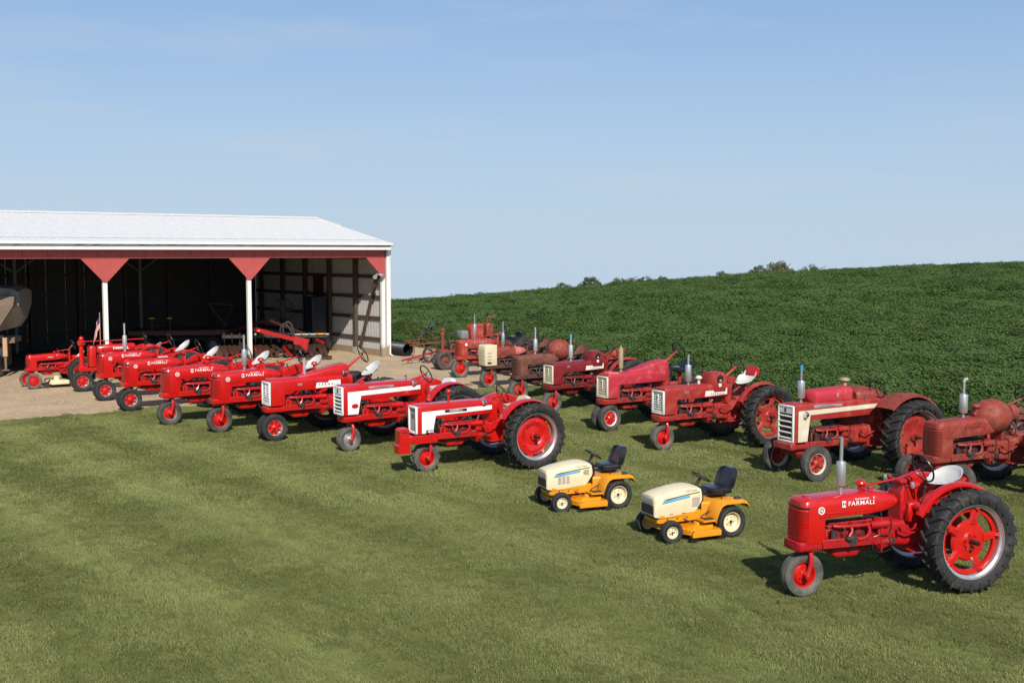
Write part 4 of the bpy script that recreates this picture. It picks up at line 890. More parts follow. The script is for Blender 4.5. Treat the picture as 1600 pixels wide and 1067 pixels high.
# old open-frame tractor with a long tank
def open_tractor():
    c = dict(TRACTOR_PARTS); c.update(front='dual', fr=.345, fw=.16, fkind='spoke', frimmat='silver', ftyre='tyre', fz=.72)
    t = thing('open_frame_tractor', 'old bright red tractor with tall front steering post, exposed engine and flag beside it', 'tractor', (-14.7, 38.1, 0), R(32), GL)
    front_end(t, c, 'red'); driveline(t, 'red', 2.3, .72, .72, 1.2); engine(t, 'red', .02, 'iron', .42, 1.2)
    for s in (-1, 1): rail_mesh(.0, 1.25, s*.21, .70, .82, 'red').build('frame_rail', ['red', 'iron'], t)
    b = MB(); b.cyl((.02, 0, .70), (.02, 0, 1.62), .085, .07, 14); b.box((.04, 0, .78), (.30, .44, .20), 0, .03); b.lathe([(1.56, .07), (1.60, .13), (1.70, .14), (1.74, .10), (1.76, 0)], (.02, 0, 0), 'Z', 16); b.build('steering_post', 'red', t)
    MB().ball((.02, 0, 1.80), .085).build('post_cap', 'red', t)
    b = MB(); b.loft([rr(.24, .20, .84, 1.52, .06), rr(.28, .22, .84, 1.56, .07), rr(.42, .22, .84, 1.56, .07), rr(.46, .20, .84, 1.52, .06)]); b.build('radiator', 'red', t)
    for y in (-.25,): b = MB(); b.cyl((.62, y, .86), (.62, y, 1.42), .075, n=14); b.ball((.62, y, 1.42), (.075, .075, .05)); b.build('air_cleaner', 'red', t)
    b = MB(); b.loft([rr(.5, .17, 1.36, 1.50, .05), rr(.56, .20, 1.30, 1.56, .10, .05), rr(1.72, .20, 1.32, 1.60, .10, .08), rr(1.78, .16, 1.36, 1.56, .08, .06)]); tk = b.build('fuel_tank', 'red', t)
    lettering('FARMALL', .11, 'letter_white', tk, (1.28, -.206, 1.45), .03, sx=1.15); MB().cyl((1.0, 0, 1.58), (1.0, 0, 1.64), .05, n=12).build('filler_cap', 'red', tk); MB().cyl((.78, 0, 1.58), (.78, 0, 1.70), .03, n=10).build('exhaust_stub', 'iron', t)
    b = MB(); b.tube([(.06, 0, 1.70), (1.2, .05, 1.70), (2.1, 0, 1.72)], .016, 8); b.build('steering_rod', 'red', t); steering_wheel(t, (2.15, 0, 1.72), R(15), .21)
    spec = (.72, .28, .52, 'cast', 'tyre', 'silver', 'red'); rear_wheel(t, 2.3, -.72, .72, False, spec, .2); rear_wheel(t, 2.3, .72, .72, True, spec, .5)
    pan_seat(t, 2.55, 1.34, 'dull_silver', 'red')
    for s in (-1, 1): fender(t, 2.3, .72, .72, s*.48, s*.62, 30, 150, 'red')
open_tractor()
# flag standing by the old tractor
fl = thing('flag', 'small striped flag hanging from a thin staff by the old tractor', 'flag', (-14.30, 38.85, 0), 0)
MB().cyl((0, 0, 0), (0, 0, 2.62), .012, n=8).ball((0, 0, 2.63), .02, n=8, m=5).build('staff', 'tan_wood', fl)
b = MB(); nx_, nz_ = 12, 13; Vs = []
for i in range(nx_+1):
    u = i/nx_
    for j in range(nz_+1):
        v = j/nz_; Vs.append((-.01-.16*u-.05*v*u, .055*math.sin(u*9+v*2.5)*(.3+u), 2.52-.42*v*(1+.25*u)-.30*u*u-.18*u))
for i in range(nx_):
    for j in range(nz_): b.add([Vs[i*(nz_+1)+j], Vs[(i+1)*(nz_+1)+j], Vs[(i+1)*(nz_+1)+j+1], Vs[i*(nz_+1)+j+1]], [(0, 1, 2, 3)], 2 if (i < 5 and j < 7) else (0 if j % 2 == 0 else 1))
b.build('cloth', ['flag_red', 'flag_white', 'flag_blue'], fl, angle=60)
# little tractor with cream belly mower
t, c = tractor('small_tractor', 'smallest red tractor, with wide set thin front wheels and a cream belly mower', (-16.85, 39.05), 36.0, group=GL, scale=.85, front='wide', track=.54, fr=.325, fw=.115, frim=.215, fkind='disc', ftyre='tyre_dusty', frimmat='red', letters=False, band='red', ztop=1.36, wb=1.9, rw=.60, W=.24, rt=.60, fz=.72, sw=(1.72, 1.72), seatz=1.2, P2='red')
lettering('FARMALL', .055, 'letter_white', t, (.75, -.236, 1.25), .01)
b = MB(); b.loft([rr(.62, .50, .16, .26, .05), rr(.70, .62, .14, .30, .06), rr(1.35, .62, .14, .30, .06), rr(1.45, .5, .16, .26, .05)]); b.cyl((1.0, -.1, .28), (1.0, -.1, .46), .12, n=14); b.build('mower_deck', 'cream', t)
b = MB(); b.bar((.55, -.45, .20), (.62, -.5, .34), .05, .05); b.cyl((.50, -.5, .13), (.50, -.42, .13), .12, n=14); b.build('gauge_wheel', 'tyre', t)

# ------------------------------------------------------------------ the back row: worn tractors beside the crop
def hatch(t, y, mat):          # domed instrument cover with a round opening on the hood's side
    b = MB(); b.loft([rr(1.22, .16, 1.38, 1.58, .10), rr(1.28, .245, 1.26, 1.70, .14), rr(1.60, .245, 1.26, 1.70, .14), rr(1.68, .20, 1.36, 1.64, .12)]); o = b.build('battery_cover', mat, t)
    MB().lathe([(-.006, .0), (-.006, .075), (.004, .095)], (1.44, -.246, 1.55), 'Y', 20).build('opening', 'letter_black', o); MB().cyl((1.42, -.25, 1.50), (1.46, -.27, 1.52), .03, n=10).build('gauge', 'tan_tin', o)
    MB().box((1.44, -.250, 1.41), (.08, .012, .08), 0, .01).build('sticker', 'worn_white', o)
t, c = tractor('farm_tractor', 'orange red worn tractor with white badge disc, single front wheel and flap on its muffler', (-1.97, 42.29), 31.0, group=GR, P='faded_orange', P2='faded_orange', rcentre='red', rrim='dull_silver', badge='solid', letter_mat='dull_silver', muffler=(.62, 0, 1.41, 'silver'), mufkw=dict(pipe=.40, body=.42, cap='flap', r=.066),
               fork='red', fr=.345, ftyre='tyre_dusty', seat='cushion', seatmat='black_seat', backmat='black_seat', seatz=1.34, fender=None, scale=1.03)
t, c = tractor('farm_tractor', 'rusty tractor with a blank cream grille shell and faded pink tank', (-.83, 39.07), 31.0, group=GR, P='rusty_red', P2='dark_rust', letters=False, tankmat='pale_pink', rcentre='rust', rrim='rust', fork='red', fcentre='red', ftyre='tyre_dusty', fr=.33, muffler=(.60, 0, 1.41, 'silver'), mufkw=dict(pipe=.42, body=.38), seatmat='rust', fender=None, sw=(2.1, 1.72))
b = MB(); b.loft([plan(z, -.26+dx, .20, .27-dw, .06) for z, dx, dw in ((.80, .01, .02), (.83, 0, .01), (1.42, -.01, 0), (1.50, .0, .0), (1.52, .02, .02))]); g_ = b.build('grille_shell', 'cream', t)
for k in range(5):
    for s in (0,): MB().box((-.265, 0, .98+k*.085), (.012, .30, .022), 0, .003).build('grille_slot', 'grey_decal', g_)
for k in range(3): MB().box((-.10, -.266, 1.02+k*.11), (.16, .01, .05), 0, .003).build('grille_slot', 'grey_decal', g_)
MB().box((-.10, -.268, .90), (.16, .012, .06), 0, .004).build('name_plate', 'letter_black', g_)
t, c = tractor('farm_tractor', 'brown rusty tractor with a big round gas tank behind its hood and a silver muffler', (.20, 35.67), 31.0, group=GR, P='rust', P2='dark_rust', letters=False, tankmat='rust', rcentre='rust', rrim='rust', fork='red', fcentre='dull_red', ftyre='tyre_dusty', fr=.34, fw=.20, muffler=(.62, 0, 1.41, 'dull_silver'), mufkw=dict(pipe=.38, body=.36, r=.066), seatmat='rust', fender=None, scale=1.04)
b = MB(); b.ball((1.50, 0, 1.50), (.40, .33, .34), n=22, m=14); b.build('gas_tank', 'rusty_red', t)
t, c = tractor('farm_tractor', 'dark maroon tractor with white louvred grille and blue can capping its muffler', (1.17, 32.94), 33.0, group=GR, kind='three', P='dark_red', P2='dark_red', gmat='worn_cream', smat='worn_white', fork='red', fcentre='dull_red', ftyre='tyre_dusty', rcentre='dark_red', rrim='rust', scale=1.05, fr=.315, fw=.18, ztop=1.42, x1=1.75, muffler=(.66, 0, 1.42, 'dull_silver'), mufkw=dict(pipe=.22, body=.36, cap='can', capmat='blue', r=.068), seatmat='faded_orange', seatz=1.50, fender=('clam', 'dull_red'), sw=(2.15, 1.66))
hatch(t, 0, 'dark_red'); lettering('FARMALL', .055, 'letter_black', t, (1.36, -.238, 1.215), .0, sx=1.1, space=1.6); lettering('300', .075, 'dull_silver', t, (.42, -.232, 1.30), .012)
t, c = tractor('farm_tractor', 'pinkish red tractor with raised sloping console, cream grille and paired front wheels', (2.50, 29.62), 32.0, group=GR, kind='three', wedge=True, noplate=True, front='dual', P='faded_pink', P2='dull_red', gmat='worn_cream', fkind='spoke', frimmat='worn_white', fcentre='red', ftyre='tyre_old', fr=.325, fw=.17, rw=.69, rcentre='dull_red', rrim='dull_silver', scale=1.08, ztop=1.42, x1=1.75, muffler=(.45, 0, 1.42, 'tan_tin'), mufkw=dict(pipe=.07, body=.50, r=.060), seat='cushion', seatmat='black_seat', backmat='black_seat', seatz=1.36, seatx=2.35, fender=None, sw=(2.30, 1.90))
MB().loft([rr(.0, .10, 1.40, 1.44, .02), rr(.10, .20, 1.40, 1.445, .02), rr(.24, .20, 1.40, 1.445, .02)]).build('bare_patch', 'pale_pink', t)
t, c = tractor('farm_tractor', 'faded red tractor with white louvred grille, red and white seat and domed instrument cover', (3.60, 26.68), 29.0, group=GR, kind='three', P='dull_red', P2='dull_red', gmat='worn_white', smat='worn_white', fork='red', fcentre='red', ftyre='tyre_dusty', rcentre='dull_red', rrim='rust', scale=1.07, fr=.295, fw=.19, ztop=1.42, x1=1.75, muffler=(.72, 0, 1.42, 'silver'), mufkw=dict(pipe=.24, body=.36, r=.072), pre=(1.02, .0, 1.43, .12, 'worn_cream', 1.2), seat='pan', seatmat='worn_white', seatz=1.46, rt=.88, rw=.715, W=.34, fender=('clam', 'dull_red'), sw=(2.15, 1.80), wb=2.35)
hatch(t, 0, 'dull_red'); lettering('FARMALL', .06, 'letter_black', t, (1.38, -.238, 1.215), .0, sx=1.1, space=1.6); lettering('350', .085, 'dull_silver', t, (.50, -.234, 1.30), .012)
MB().loft([rr(2.52, .14, 1.56, 1.60, .02), rr(2.60, .22, 1.56, 1.76, .06), rr(2.66, .18, 1.60, 1.74, .05)]).build('seat_back', 'red', t)
t, c = tractor('wide_front_tractor', 'red and cream tractor with pink gas tank on its hood and wide set front wheels', (6.02, 23.50), 27.0, group=GR, kind='five', front='wide', track=.60, P='dull_red', P2='dull_red', gmat='worn_white', smat='worn_cream', fkind='spoke', frimmat='worn_cream', fcentre='dull_red', ftyre='tyre_old', fr=.375, fw=.19, xf=-.28, gw=.25, rt=.92, rw=.80, W=.44, centre='disc', rcentre='dull_red', rrim='dull_silver', fz=.63, ztop=1.57, x1=2.08, hoodb=1.22, muffler=(.10, 0, 1.57, 'silver'), mufkw=dict(pipe=.24, body=.36, cap='can', capmat='blue', r=.080), fender=('wide', 'rusty_red'), sw=(2.25, 1.74), wb=2.45, seat='cushion', seatmat='dull_red', backmat='dull_red', seatz=1.22)
b = MB(); b.loft([rr(.24, .12, 1.62, 1.76, .07, .05), rr(.30, .22, 1.56, 1.83, .13, .05), rr(1.32, .24, 1.56, 1.87, .14, .05), rr(1.40, .16, 1.62, 1.79, .09, .06)]); o = b.build('gas_tank', 'faded_pink', t); MB().box((.90, -.238, 1.71), (.06, .01, .09), 0, .004).build('sticker', 'tan_tin', o)
b = MB(); b.loft([rr(1.48, .20, 1.55, 1.74, .10), rr(1.58, .25, 1.53, 1.80, .12), rr(2.02, .22, 1.48, 1.72, .10), rr(2.10, .15, 1.48, 1.62, .07)]); b.build('rear_tank', 'rusty_red', t)
precleaner(t, 1.36, .05, 1.82, .14, 'tan_tin', 1.7)
b = MB(); b.box((.62, -.258, 1.505), (.78, .01, .055), 0, .003); b.build('name_strip', 'dull_silver', t); lettering('FARMALL', .045, 'letter_black', t, (.62, -.267, 1.505), .0, sx=1.8, space=1.3)
head_lamp(t, .0, -.30, 1.36, 'chrome', .07); lettering('LP', .10, 'letter_white', t, (2.00, -.262, 1.40), .02)
b = MB(); b.box((-.32, 0, .69), (.16, .58, .14), 0, .02); b.build('bumper', 'dull_red', t)
t, c = tractor('wide_front_tractor', 'worn red tractor behind the nearest one, with round tank and bent exhaust tip', (8.18, 21.45), 24.0, group=GR, P='brown_red', P2='brown_red', tankmat='brown_red', front='wide', track=.58, fkind='spoke', frimmat='dull_red', fcentre='dull_red', ftyre='tyre_old', fr=.36, fw=.19, ztop=1.42, letter_mat='dark_red', muffler=(.66, 0, 1.44, 'silver'), mufkw=dict(pipe=.24, body=.34, cap='elbow', r=.078), pre=(.98, .0, 1.44, .18, 'rusty_red', 1.3), fender=None, seatmat='rust', rw=.76, W=.34, rcentre='dull_red', rrim='dull_silver', sw=(2.20, 1.74), scale=1.05, band='dull_red')
b = MB(); b.ball((1.36, 0, 1.43), (.42, .34, .33), n=22, m=14); b.cyl((1.74, 0, 1.47), (1.90, 0, 1.47), .17, n=18); b.build('gas_tank', 'rusty_red', t)

# stripped tractor at the far end of the back row
t = thing('stripped_tractor', 'rusty stripped tractor without hood on paired front wheels, farthest in the worn row', 'tractor', (-2.80, 45.2, 0), R(31), GR)
c = dict(TRACTOR_PARTS); c.update(front='dual', fr=.38, fw=.21, fkind='spoke', frimmat='rust', fcentre='rust', ftyre='tyre_old'); front_end(t, c, 'rusty_red'); engine_sides(t, c, 'rusty_red'); engine(t, 'rust'); driveline(t, 'rusty_red', 2.27, .72, .7)
spec = (.72, .30, .52, 'cast', 'tyre_old', 'rust', 'rust'); rear_wheel(t, 2.27, -.70, .72, False, spec); rear_wheel(t, 2.27, .70, .72, True, spec)
b = MB(); b.cyl((.0, 0, .72), (.0, 0, 1.62), .07, .06, 12); b.cyl((0, 0, 1.58), (0, 0, 1.68), .10, n=14); b.cyl((0, 0, 1.40), (0, 0, 1.44), .085, n=14); b.build('steering_post', 'rusty_red', t)
b = MB(); b.loft([rr(.72, .16, 1.28, 1.50, .06), rr(.76, .24, 1.24, 1.56, .10), rr(1.05, .24, 1.24, 1.56, .10), rr(1.10, .16, 1.28, 1.50, .06)]); b.build('battery_case', 'grey_steel', t)
b = MB(); b.loft([rr(1.20, .20, 1.25, 1.72, .05), rr(1.26, .25, 1.22, 1.80, .10), rr(1.74, .25, 1.22, 1.82, .10), rr(1.80, .20, 1.25, 1.76, .06)]); b.box((1.5, -.265, 1.72), (.5, .012, .05), 0, .004); b.build('fuel_tank', 'faded_orange', t)
b = MB(); b.loft([rr(1.95, .16, 1.3, 1.75, .05), rr(2.05, .20, 1.3, 1.86, .08), rr(2.25, .18, 1.3, 1.80, .06)]); b.tube([(2.0, -.1, 1.8), (2.0, -.1, 2.04), (2.42, -.1, 2.14)], .025, 8); b.build('steering_gear', 'rusty_red', t)
b = MB()
for k in range(5): b.tube([(2.2+.12*k, -.2+.08*k, 1.0), (2.3+.14*k, -.15, 1.5+.05*k), (2.6+.1*k, -.1, 1.62)], .014, 6, smooth=1)
b.build('lever', 'iron', t)
# rusty cultivator with a black pan seat
t = thing('cultivator', 'rusty old cultivator with black pan seat beside the black pipe', 'implement', (-3.75, 48.6, 0), R(20))
b = MB(); b.bar((-.8, -.3, .75), (1.3, .1, .85), .06, .06); b.bar((-.7, .5, .80), (1.2, .3, .78), .06, .06); b.bar((-1.1, -.5, .95), (.8, .6, 1.0), .05, .05); b.bar((.1, -.8, .5), (.2, .9, .55), .07, .07); b.build('frame', 'rust', t)
for k in range(4):
    b = MB(); x = -.7+k*.5; b.tube([(x, -.4+.2*(k % 2), .85), (x+.1, -.42, .5), (x-.05, -.45, .18), (x-.15, -.46, .12)], .022, 7, smooth=1); b.prism([(x-.28, .05), (x-.12, .22), (x-.05, .12)], -.50, -.44); b.build('shank', 'rust', t)
for k in range(3): MB().tube([(-.4+.5*k, .1, .8), (-.7+.45*k, .05, 1.35), (-.9+.42*k, .0, 1.55)], .016, 7).ball((-.9+.42*k, 0, 1.56), .03, n=8, m=5).build('lever', 'rust', t)
MB().lathe([(-.04, .30), (-.04, .35), (.04, .35), (.04, .30)], (.05, -.75, .36), 'Y', 28, closed=True).lathe([(-.05, 0), (-.05, .05), (.05, .05), (.05, 0)], (.05, -.75, .36), 'Y', 12).build('wheel', 'rust', t)
b = MB()
for k in range(8): a = k*math.pi/4; b.tube([(.05, -.75, .36), (.05+.31*math.cos(a), -.75, .36+.31*math.sin(a))], .010, 5)
b.lathe([(-.06, .345), (-.06, .40), (.06, .40), (.06, .345)], (.05, -.75, .36), 'Y', 28, closed=True); b.build('wheel_tyre', 'tyre', t)
pan_seat(t, .10, 1.30, 'black_seat', 'rust'); b = MB(); b.loft([[(.22+.04*i+.25*(z-1.32), y, z) for y, z in ((-.2, 1.34), (-.19, 1.55), (-.1, 1.68), (.1, 1.68), (.19, 1.55), (.2, 1.34))] for i in range(2)]); b.build('seat_back', 'black_seat', t)
MB().bar((-1.3, -.9, .16), (.5, -.6, .52), .10, .07).build('draw_beam', 'red_cast', t)
MB().bar((1.1, -.8, .14), (1.35, .8, .22), .10, .07).build('cross_beam', 'red_cast', t)

# ------------------------------------------------------------------ garden tractors
def garden_tractor(label, pos, head, vent, bent):
    t = thing('garden_tractor', label, 'lawn tractor', (*pos, 0), R(head), 'garden tractors with mower decks', .93)
    # wheels
    fs = (.205, .165, .115, 'small', 'tyre', 'cream', 'cream'); rs = (.29, .26, .185, 'small', 'tyre', 'cream', 'cream')
    for s in (-1, 1):
        front_wheel(t, 0, s*.42, .205, s > 0, fs, R(-6)); w = front_wheel(t, 1.20, s*.44, .29, s > 0, rs)
        w.name = 'rear_wheel'
    b = MB(); b.bar((0, -.34, .23), (0, .34, .23), .09, .08); b.box((.05, 0, .30), (.16, .20, .14), 0, .02); b.tube([(-.08, -.34, .21), (-.10, 0, .22), (-.08, .34, .21)], .013, 6); b.build('front_axle', 'yellow', t)
    b = MB(); b.box((.42, 0, .36), (1.05, .34, .12), 0, .015); b.loft([rr(-.17, .22, .33, .46, .02), rr(-.12, .25, .32, .48, .02), rr(.68, .26, .33, .50, .02), rr(.74, .22, .34, .50, .02)]); b.build('frame', 'yellow', t)
    # hood: tall sloping nose, crowned top, sides tucking in below
    def hs(x, wt, wb_, z0, zm, z1): return [(x, y, z) for y, z in ((-wb_, z0), (-wt, zm), (-wt*.98, z1-.09), (-wt*.86, z1-.028), (-wt*.55, z1-.006), (0, z1), (wt*.55, z1-.006), (wt*.86, z1-.028), (wt*.98, z1-.09), (wt, zm), (wb_, z0))]
    b = MB(); b.loft([hs(-.235, .225, .225, .46, .56, .80), hs(-.22, .245, .24, .44, .55, .82), hs(-.02, .26, .25, .42, .55, .875), hs(.28, .268, .25, .42, .56, .925), hs(.50, .272, .25, .43, .60, .945), hs(.63, .272, .262, .52, .68, .935), hs(.73, .262, .258, .66, .74, .90), hs(.755, .24, .24, .70, .75, .86)])
    hood = b.build('hood', 'cream', t, angle=32)
    g_ = MB().box((-.236, 0, .56), (.016, .40, .17), 0, .01).build('grille', 'letter_black', t)
    sm = MB().box((0, 0, 0), (.014, .39, .010), 0, .003).mesh('grille_bar', 'iron', 0)
    for k in range(5): put('grille_bar', sm, g_, (-.246, 0, .50+k*.032))
    MB().box((-.240, 0, .725), (.014, .40, .085), 0, .012).build('headlight', 'grey_decal', t)
    b = MB()
    for s in (-1, 1): b.prism([(-.09, .690), (-.06, .725), (.47, .793), (.47, .752), (.0, .698)], s*.2665, s*.2755)
    b.build('stripe', 'sky_blue_decal', hood, angle=0)
    b = MB()
    for s in (-1, 1): b.prism([(-.06, .742), (.02, .760), (.45, .815), (.68, .838), (.68, .826), (.45, .803), (.02, .748)], s*.2668, s*.2758)
    b.build('stripe', 'brown_decal', hood, angle=0)
    MB().box((.22, 0, .418), (.90, .515, .006), 0, .002).build('hood_seam', 'letter_black', t)
    b = MB()
    for xx in (.02, .22, .42): b.cyl((xx, -.262, .395), (xx, -.272, .395), .012, n=8)
    b.build('frame_bolt', 'iron', t)
    MB().tube([(1.10, -.34, .67), (1.08, -.36, .80)], .010, 6).ball((1.08, -.36, .81), .02, n=8, m=5).build('lever', 'black', t)
    lettering('Cub Cadet', .055, 'grey_decal', hood, (.50, -.272, .875), .004, shear=.3)
    if vent:
        for k in range(3):
            sm = MB().box((0, 0, 0), (.062, .012, .15), 0, .004).build('vent', 'grey_decal', hood, (.03+.09*k, -.268, .62))
        for k in range(4): MB().box((.60, -.274, .70+k*.026), (.12, .008, .010), 0, .003).build('slot', 'letter_black', hood)
    else:
        MB().box((.60, -.268, .66), (.16, .012, .17), 0, .01).build('vent', 'grey_decal', hood)
        for k in range(2): MB().box((.10+.26*k, -.256, .475), (.08, .008, .012), 0, .003).build('slot', 'letter_black', hood)
    # dash, steering
    b = MB(); b.loft([rr(.70, .20, .46, .84, .05), rr(.78, .17, .46, .90, .05), rr(.86, .12, .46, .86, .05)]); b.build('dash', 'black', t)
    b = MB(); b.tube([(.76, 0, .86), (.86, 0, 1.02)], .028, 10); b.build('steering_column', 'black', t); steering_wheel(t, (.88, 0, 1.04), R(58), .175)
    # body: foot boards, tunnel, fender pan
    b = MB()
    for s in (-1, 1): b.prism([(.60, .335), (.60, .365), (.84, .365), (.88, .46), (.91, .46), (.87, .335)], s*.24, s*.53)
    b.build('foot_board', 'yellow', t, angle=0)
    for s in (-1,): MB().box((.76, s*.42, .374), (.20, .14, .012), 0, .003).build('foot_pad', 'iron', t)
    b = MB(); b.loft([rr(.74, .15, .36, .62, .05), rr(.95, .20, .36, .62, .05), rr(1.0, .26, .40, .66, .05), rr(1.42, .26, .40, .66, .05), rr(1.47, .22, .42, .64, .05)]); b.build('tunnel', 'yellow', t)
    for s in (-1, 1):
        prof = [(.84, .36), (.865, .46), (.91, .57), (.97, .645), (1.05, .678), (1.42, .678), (1.50, .655), (1.535, .60), (1.54, .56)]
        secs = []
        for x, z in prof:
            dx = (x-1.2)*.0; secs.append([(x, s*.25, z), (x, s*.54, z-.006), (x, s*.575, z-.03), (x+(-.0), s*.575, z-.055), (x, s*.565, z-.055), (x, s*.53, z-.03), (x, s*.25, z-.022)])
        MB().loft(secs).build('fender', 'yellow', t)
        MB().box((1.22, s*.255, .52), (.46, .02, .28), 0, .006).build('fender_side', 'yellow', t)
    MB().box((1.38, -.42, .69), (.12, .09, .05), 0, .015).build('lever_plate', 'iron', t)
    # seat
    b = MB(); b.loft([rr(.98, .15, .75, .80, .03), rr(1.02, .21, .73, .84, .05), rr(1.30, .23, .73, .85, .06), rr(1.40, .22, .74, .88, .05)]); b.box((1.2, 0, .70), (.30, .22, .06), 0, .01); b.build('seat', 'black_seat', t)
    b = MB(); prof = [(.82, .22), (.92, .235), (1.06, .225), (1.14, .19), (1.175, .12)]
    secs = [[(1.36+(z-.82)*.34+.05*i*(1 if abs(0) < 1 else 1), y*w/.235, z) for y in (-.235, -.20, -.1, 0, .1, .20, .235)] for i in (0,) for z, w in prof]
    fr_ = [[(1.34+(z-.82)*.34-(.035 if abs(y) > .18 else 0), y*w/.235, z) for y in (-.235, -.20, -.17, 0, .17, .20, .235)] for z, w in prof]
    bk_ = [[(1.43+(z-.82)*.34, y*w/.235, z) for y in (-.235, -.20, -.17, 0, .17, .20, .235)] for z, w in prof]
    b.loft([fq+list(reversed(bq)) for fq, bq in zip(fr_, bk_)]); b.build('seat_back', 'black_seat', t)
    # mower deck
    b = MB(); b.prism([(.24, -.30), (.34, -.52), (.60, -.62), (.92, -.58), (.98, -.40), (.98, .40), (.92, .58), (.60, .62), (.34, .52), (.24, .30)], .13, .215, 0, 'Z'); b.prism([(.34, -.26), (.44, -.44), (.62, -.50), (.84, -.46), (.88, -.3), (.88, .3), (.84, .46), (.62, .50), (.44, .44), (.34, .26)], .215, .27, 0, 'Z'); b.box((.60, -.64, .16), (.60, .03, .10), 0, .01)
    for yy in (-.3, 0, .3): b.cyl((.62, yy, .27), (.62, yy, .31), .07, n=14)
    b.build('mower_deck', 'yellow', t, angle=30)
    for x, y in ((.36, -.58), (.93, -.60)): MB().cyl((x, y-.03, .075), (x, y+.03, .075), .072, n=16).box((x, y, .15), (.03, .05, .12), 0, .006).build('gauge_wheel', 'black', t)
    b = MB(); b.tube([(.60, -.30, .30), (.70, -.34, .42), (.85, -.36, .50)], .012, 6); b.tube([(.35, -.26, .38), (.50, -.36, .30)], .012, 6); b.build('lift_link', 'iron', t)
    return t
garden_tractor('cream and yellow garden tractor with three slotted vents on its hood side', (.76, 20.52), 21.0, True, 0)
garden_tractor('cream and yellow garden tractor with a single square vent, nearer the front tractor', (2.44, 18.36), 24.0, False, 1)

# ------------------------------------------------------------------ black drain pipe by the shed corner
t = thing('drain_pipe', 'short length of black corrugated plastic pipe lying beside the shed corner', 'pipe', (-4.75, 51.0, .31), R(128.7))
prof = []
x = 0.0
while x < 2.6: prof += [(x, .285), (x+.02, .31), (x+.055, .31), (x+.075, .285)]; x += .09
MB().lathe(prof, n=28, axis='X').lathe([(0, .285), (0, .262)], n=28, axis='X').lathe([(0, .262), (2.66, .262)], n=28, axis='X').build('pipe_wall', 'plastic_pipe', t)

# ------------------------------------------------------------------ things stored in the shed
def spot(x, y): return shed_pt(x, y)
# disc harrow
hx, hy = spot(-4.3, 2.6)
t = thing('disc_harrow', 'folding disc harrow with red frame arms and dark discs inside the shed', 'harrow', (hx, hy, 0), R(8))
b = MB(); b.bar((-2.2, .1, .98), (2.5, .1, .98), .14, .14); b.bar((-2.2, 1.1, .98), (2.5, 1.1, .98), .12, .12); b.build('tool_bar', 'iron', t)
b = MB(); b.bar((-.75, -.35, 1.34), (1.2, -.75, .84), .13, .17); b.bar((1.0, -.75, .86), (1.62, -.75, .72), .14, .34); b.box((1.45, -.75, .62), (.30, .20, .42), 0, .02); b.bar((-.9, -.2, 1.34), (-.2, .6, 1.02), .12, .14); b.build('hitch_arm', 'red_b', t)
MB().box((-.55, -.48, 1.27), (.10, .02, .06), 0, .004).build('decal', 'amber', t); MB().cyl((-.70, -.47, 1.12), (-.70, -.50, 1.12), .05, n=12).build('reflector', 'lens', t)
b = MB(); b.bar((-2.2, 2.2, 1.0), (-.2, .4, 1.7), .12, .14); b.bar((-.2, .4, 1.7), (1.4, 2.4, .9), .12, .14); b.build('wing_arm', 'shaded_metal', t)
dm = MB().lathe([(0, 0), (-.02, .08), (-.05, .18), (-.085, .27), (-.092, .275), (-.06, .18), (-.03, .08), (-.01, 0)], n=22, axis='X').mesh('disc', 'dark_rust')
for gx, gy, k0 in ((-2.3, .05, 12), (.55, .15, 9)):
    g_ = MB().bar((gx, gy, .34), (gx+k0*.22, gy+.25, .34), .04, .04).build('gang_shaft', 'iron', t)
    for k in range(k0):
        put('disc', dm, g_, (gx+k*.22+.05, gy+k*.02, .34), (0, 0, R(52)))
sp_ = MB().tube([(0, 0, 0), (.0, -.10, .10), (.0, -.16, .02), (0, -.10, -.22), (0, .02, -.38)], .02, 6, smooth=1).mesh('spring_shank', 'iron')
for k in range(14): put('spring_shank', sp_, t, (-2.1+k*.34, .06, 1.06))
b = MB(); b.tube([(.55, -.55, 1.02), (.50, -.62, 1.50), (.75, -.66, 1.72), (.95, -.66, 1.45), (1.0, -.68, .95)], .045, 8, smooth=2); b.build('hose', 'iron', t); b = MB(); b.tube([(.45, -.5, 1.0), (.36, -.6, 1.4), (.62, -.6, 1.65), (.9, -.6, 1.2)], .04, 8, smooth=2); b.build('hose', 'iron', t)
b = MB(); b.bar((1.0, .0, 1.06), (2.5, .0, 1.06), .02, .04); b.build('warning_strip', 'worn_white', t); MB().bar((1.9, -.02, 1.07), (2.35, -.02, 1.07), .02, .06).build('warning_strip', 'amber', t)
MB().lathe([(0, 0), (-.03, .1), (-.09, .30), (-.10, .30), (-.05, .1), (0, 0)], n=22, axis='X').build('disc', 'iron', t, (2.62, -.2, .72), (0, 0, R(30)))
b = MB(); b.box((1.9, -.9, .06), (1.5, .5, .06), 0, .01); b.build('runner', 'dark_rust', t)
for k in range(9):
    a = random.uniform(-.5, .5); x = -1.9+k*.48; z = random.uniform(.45, .85)
    MB().bar((x, -.35, z), (x+.5*math.cos(a*2), -.9+a*.3, z-.25+a*.3), .06, .09).build('linkage', ['shaded_metal', 'iron', 'red_cast'][k % 3], t)
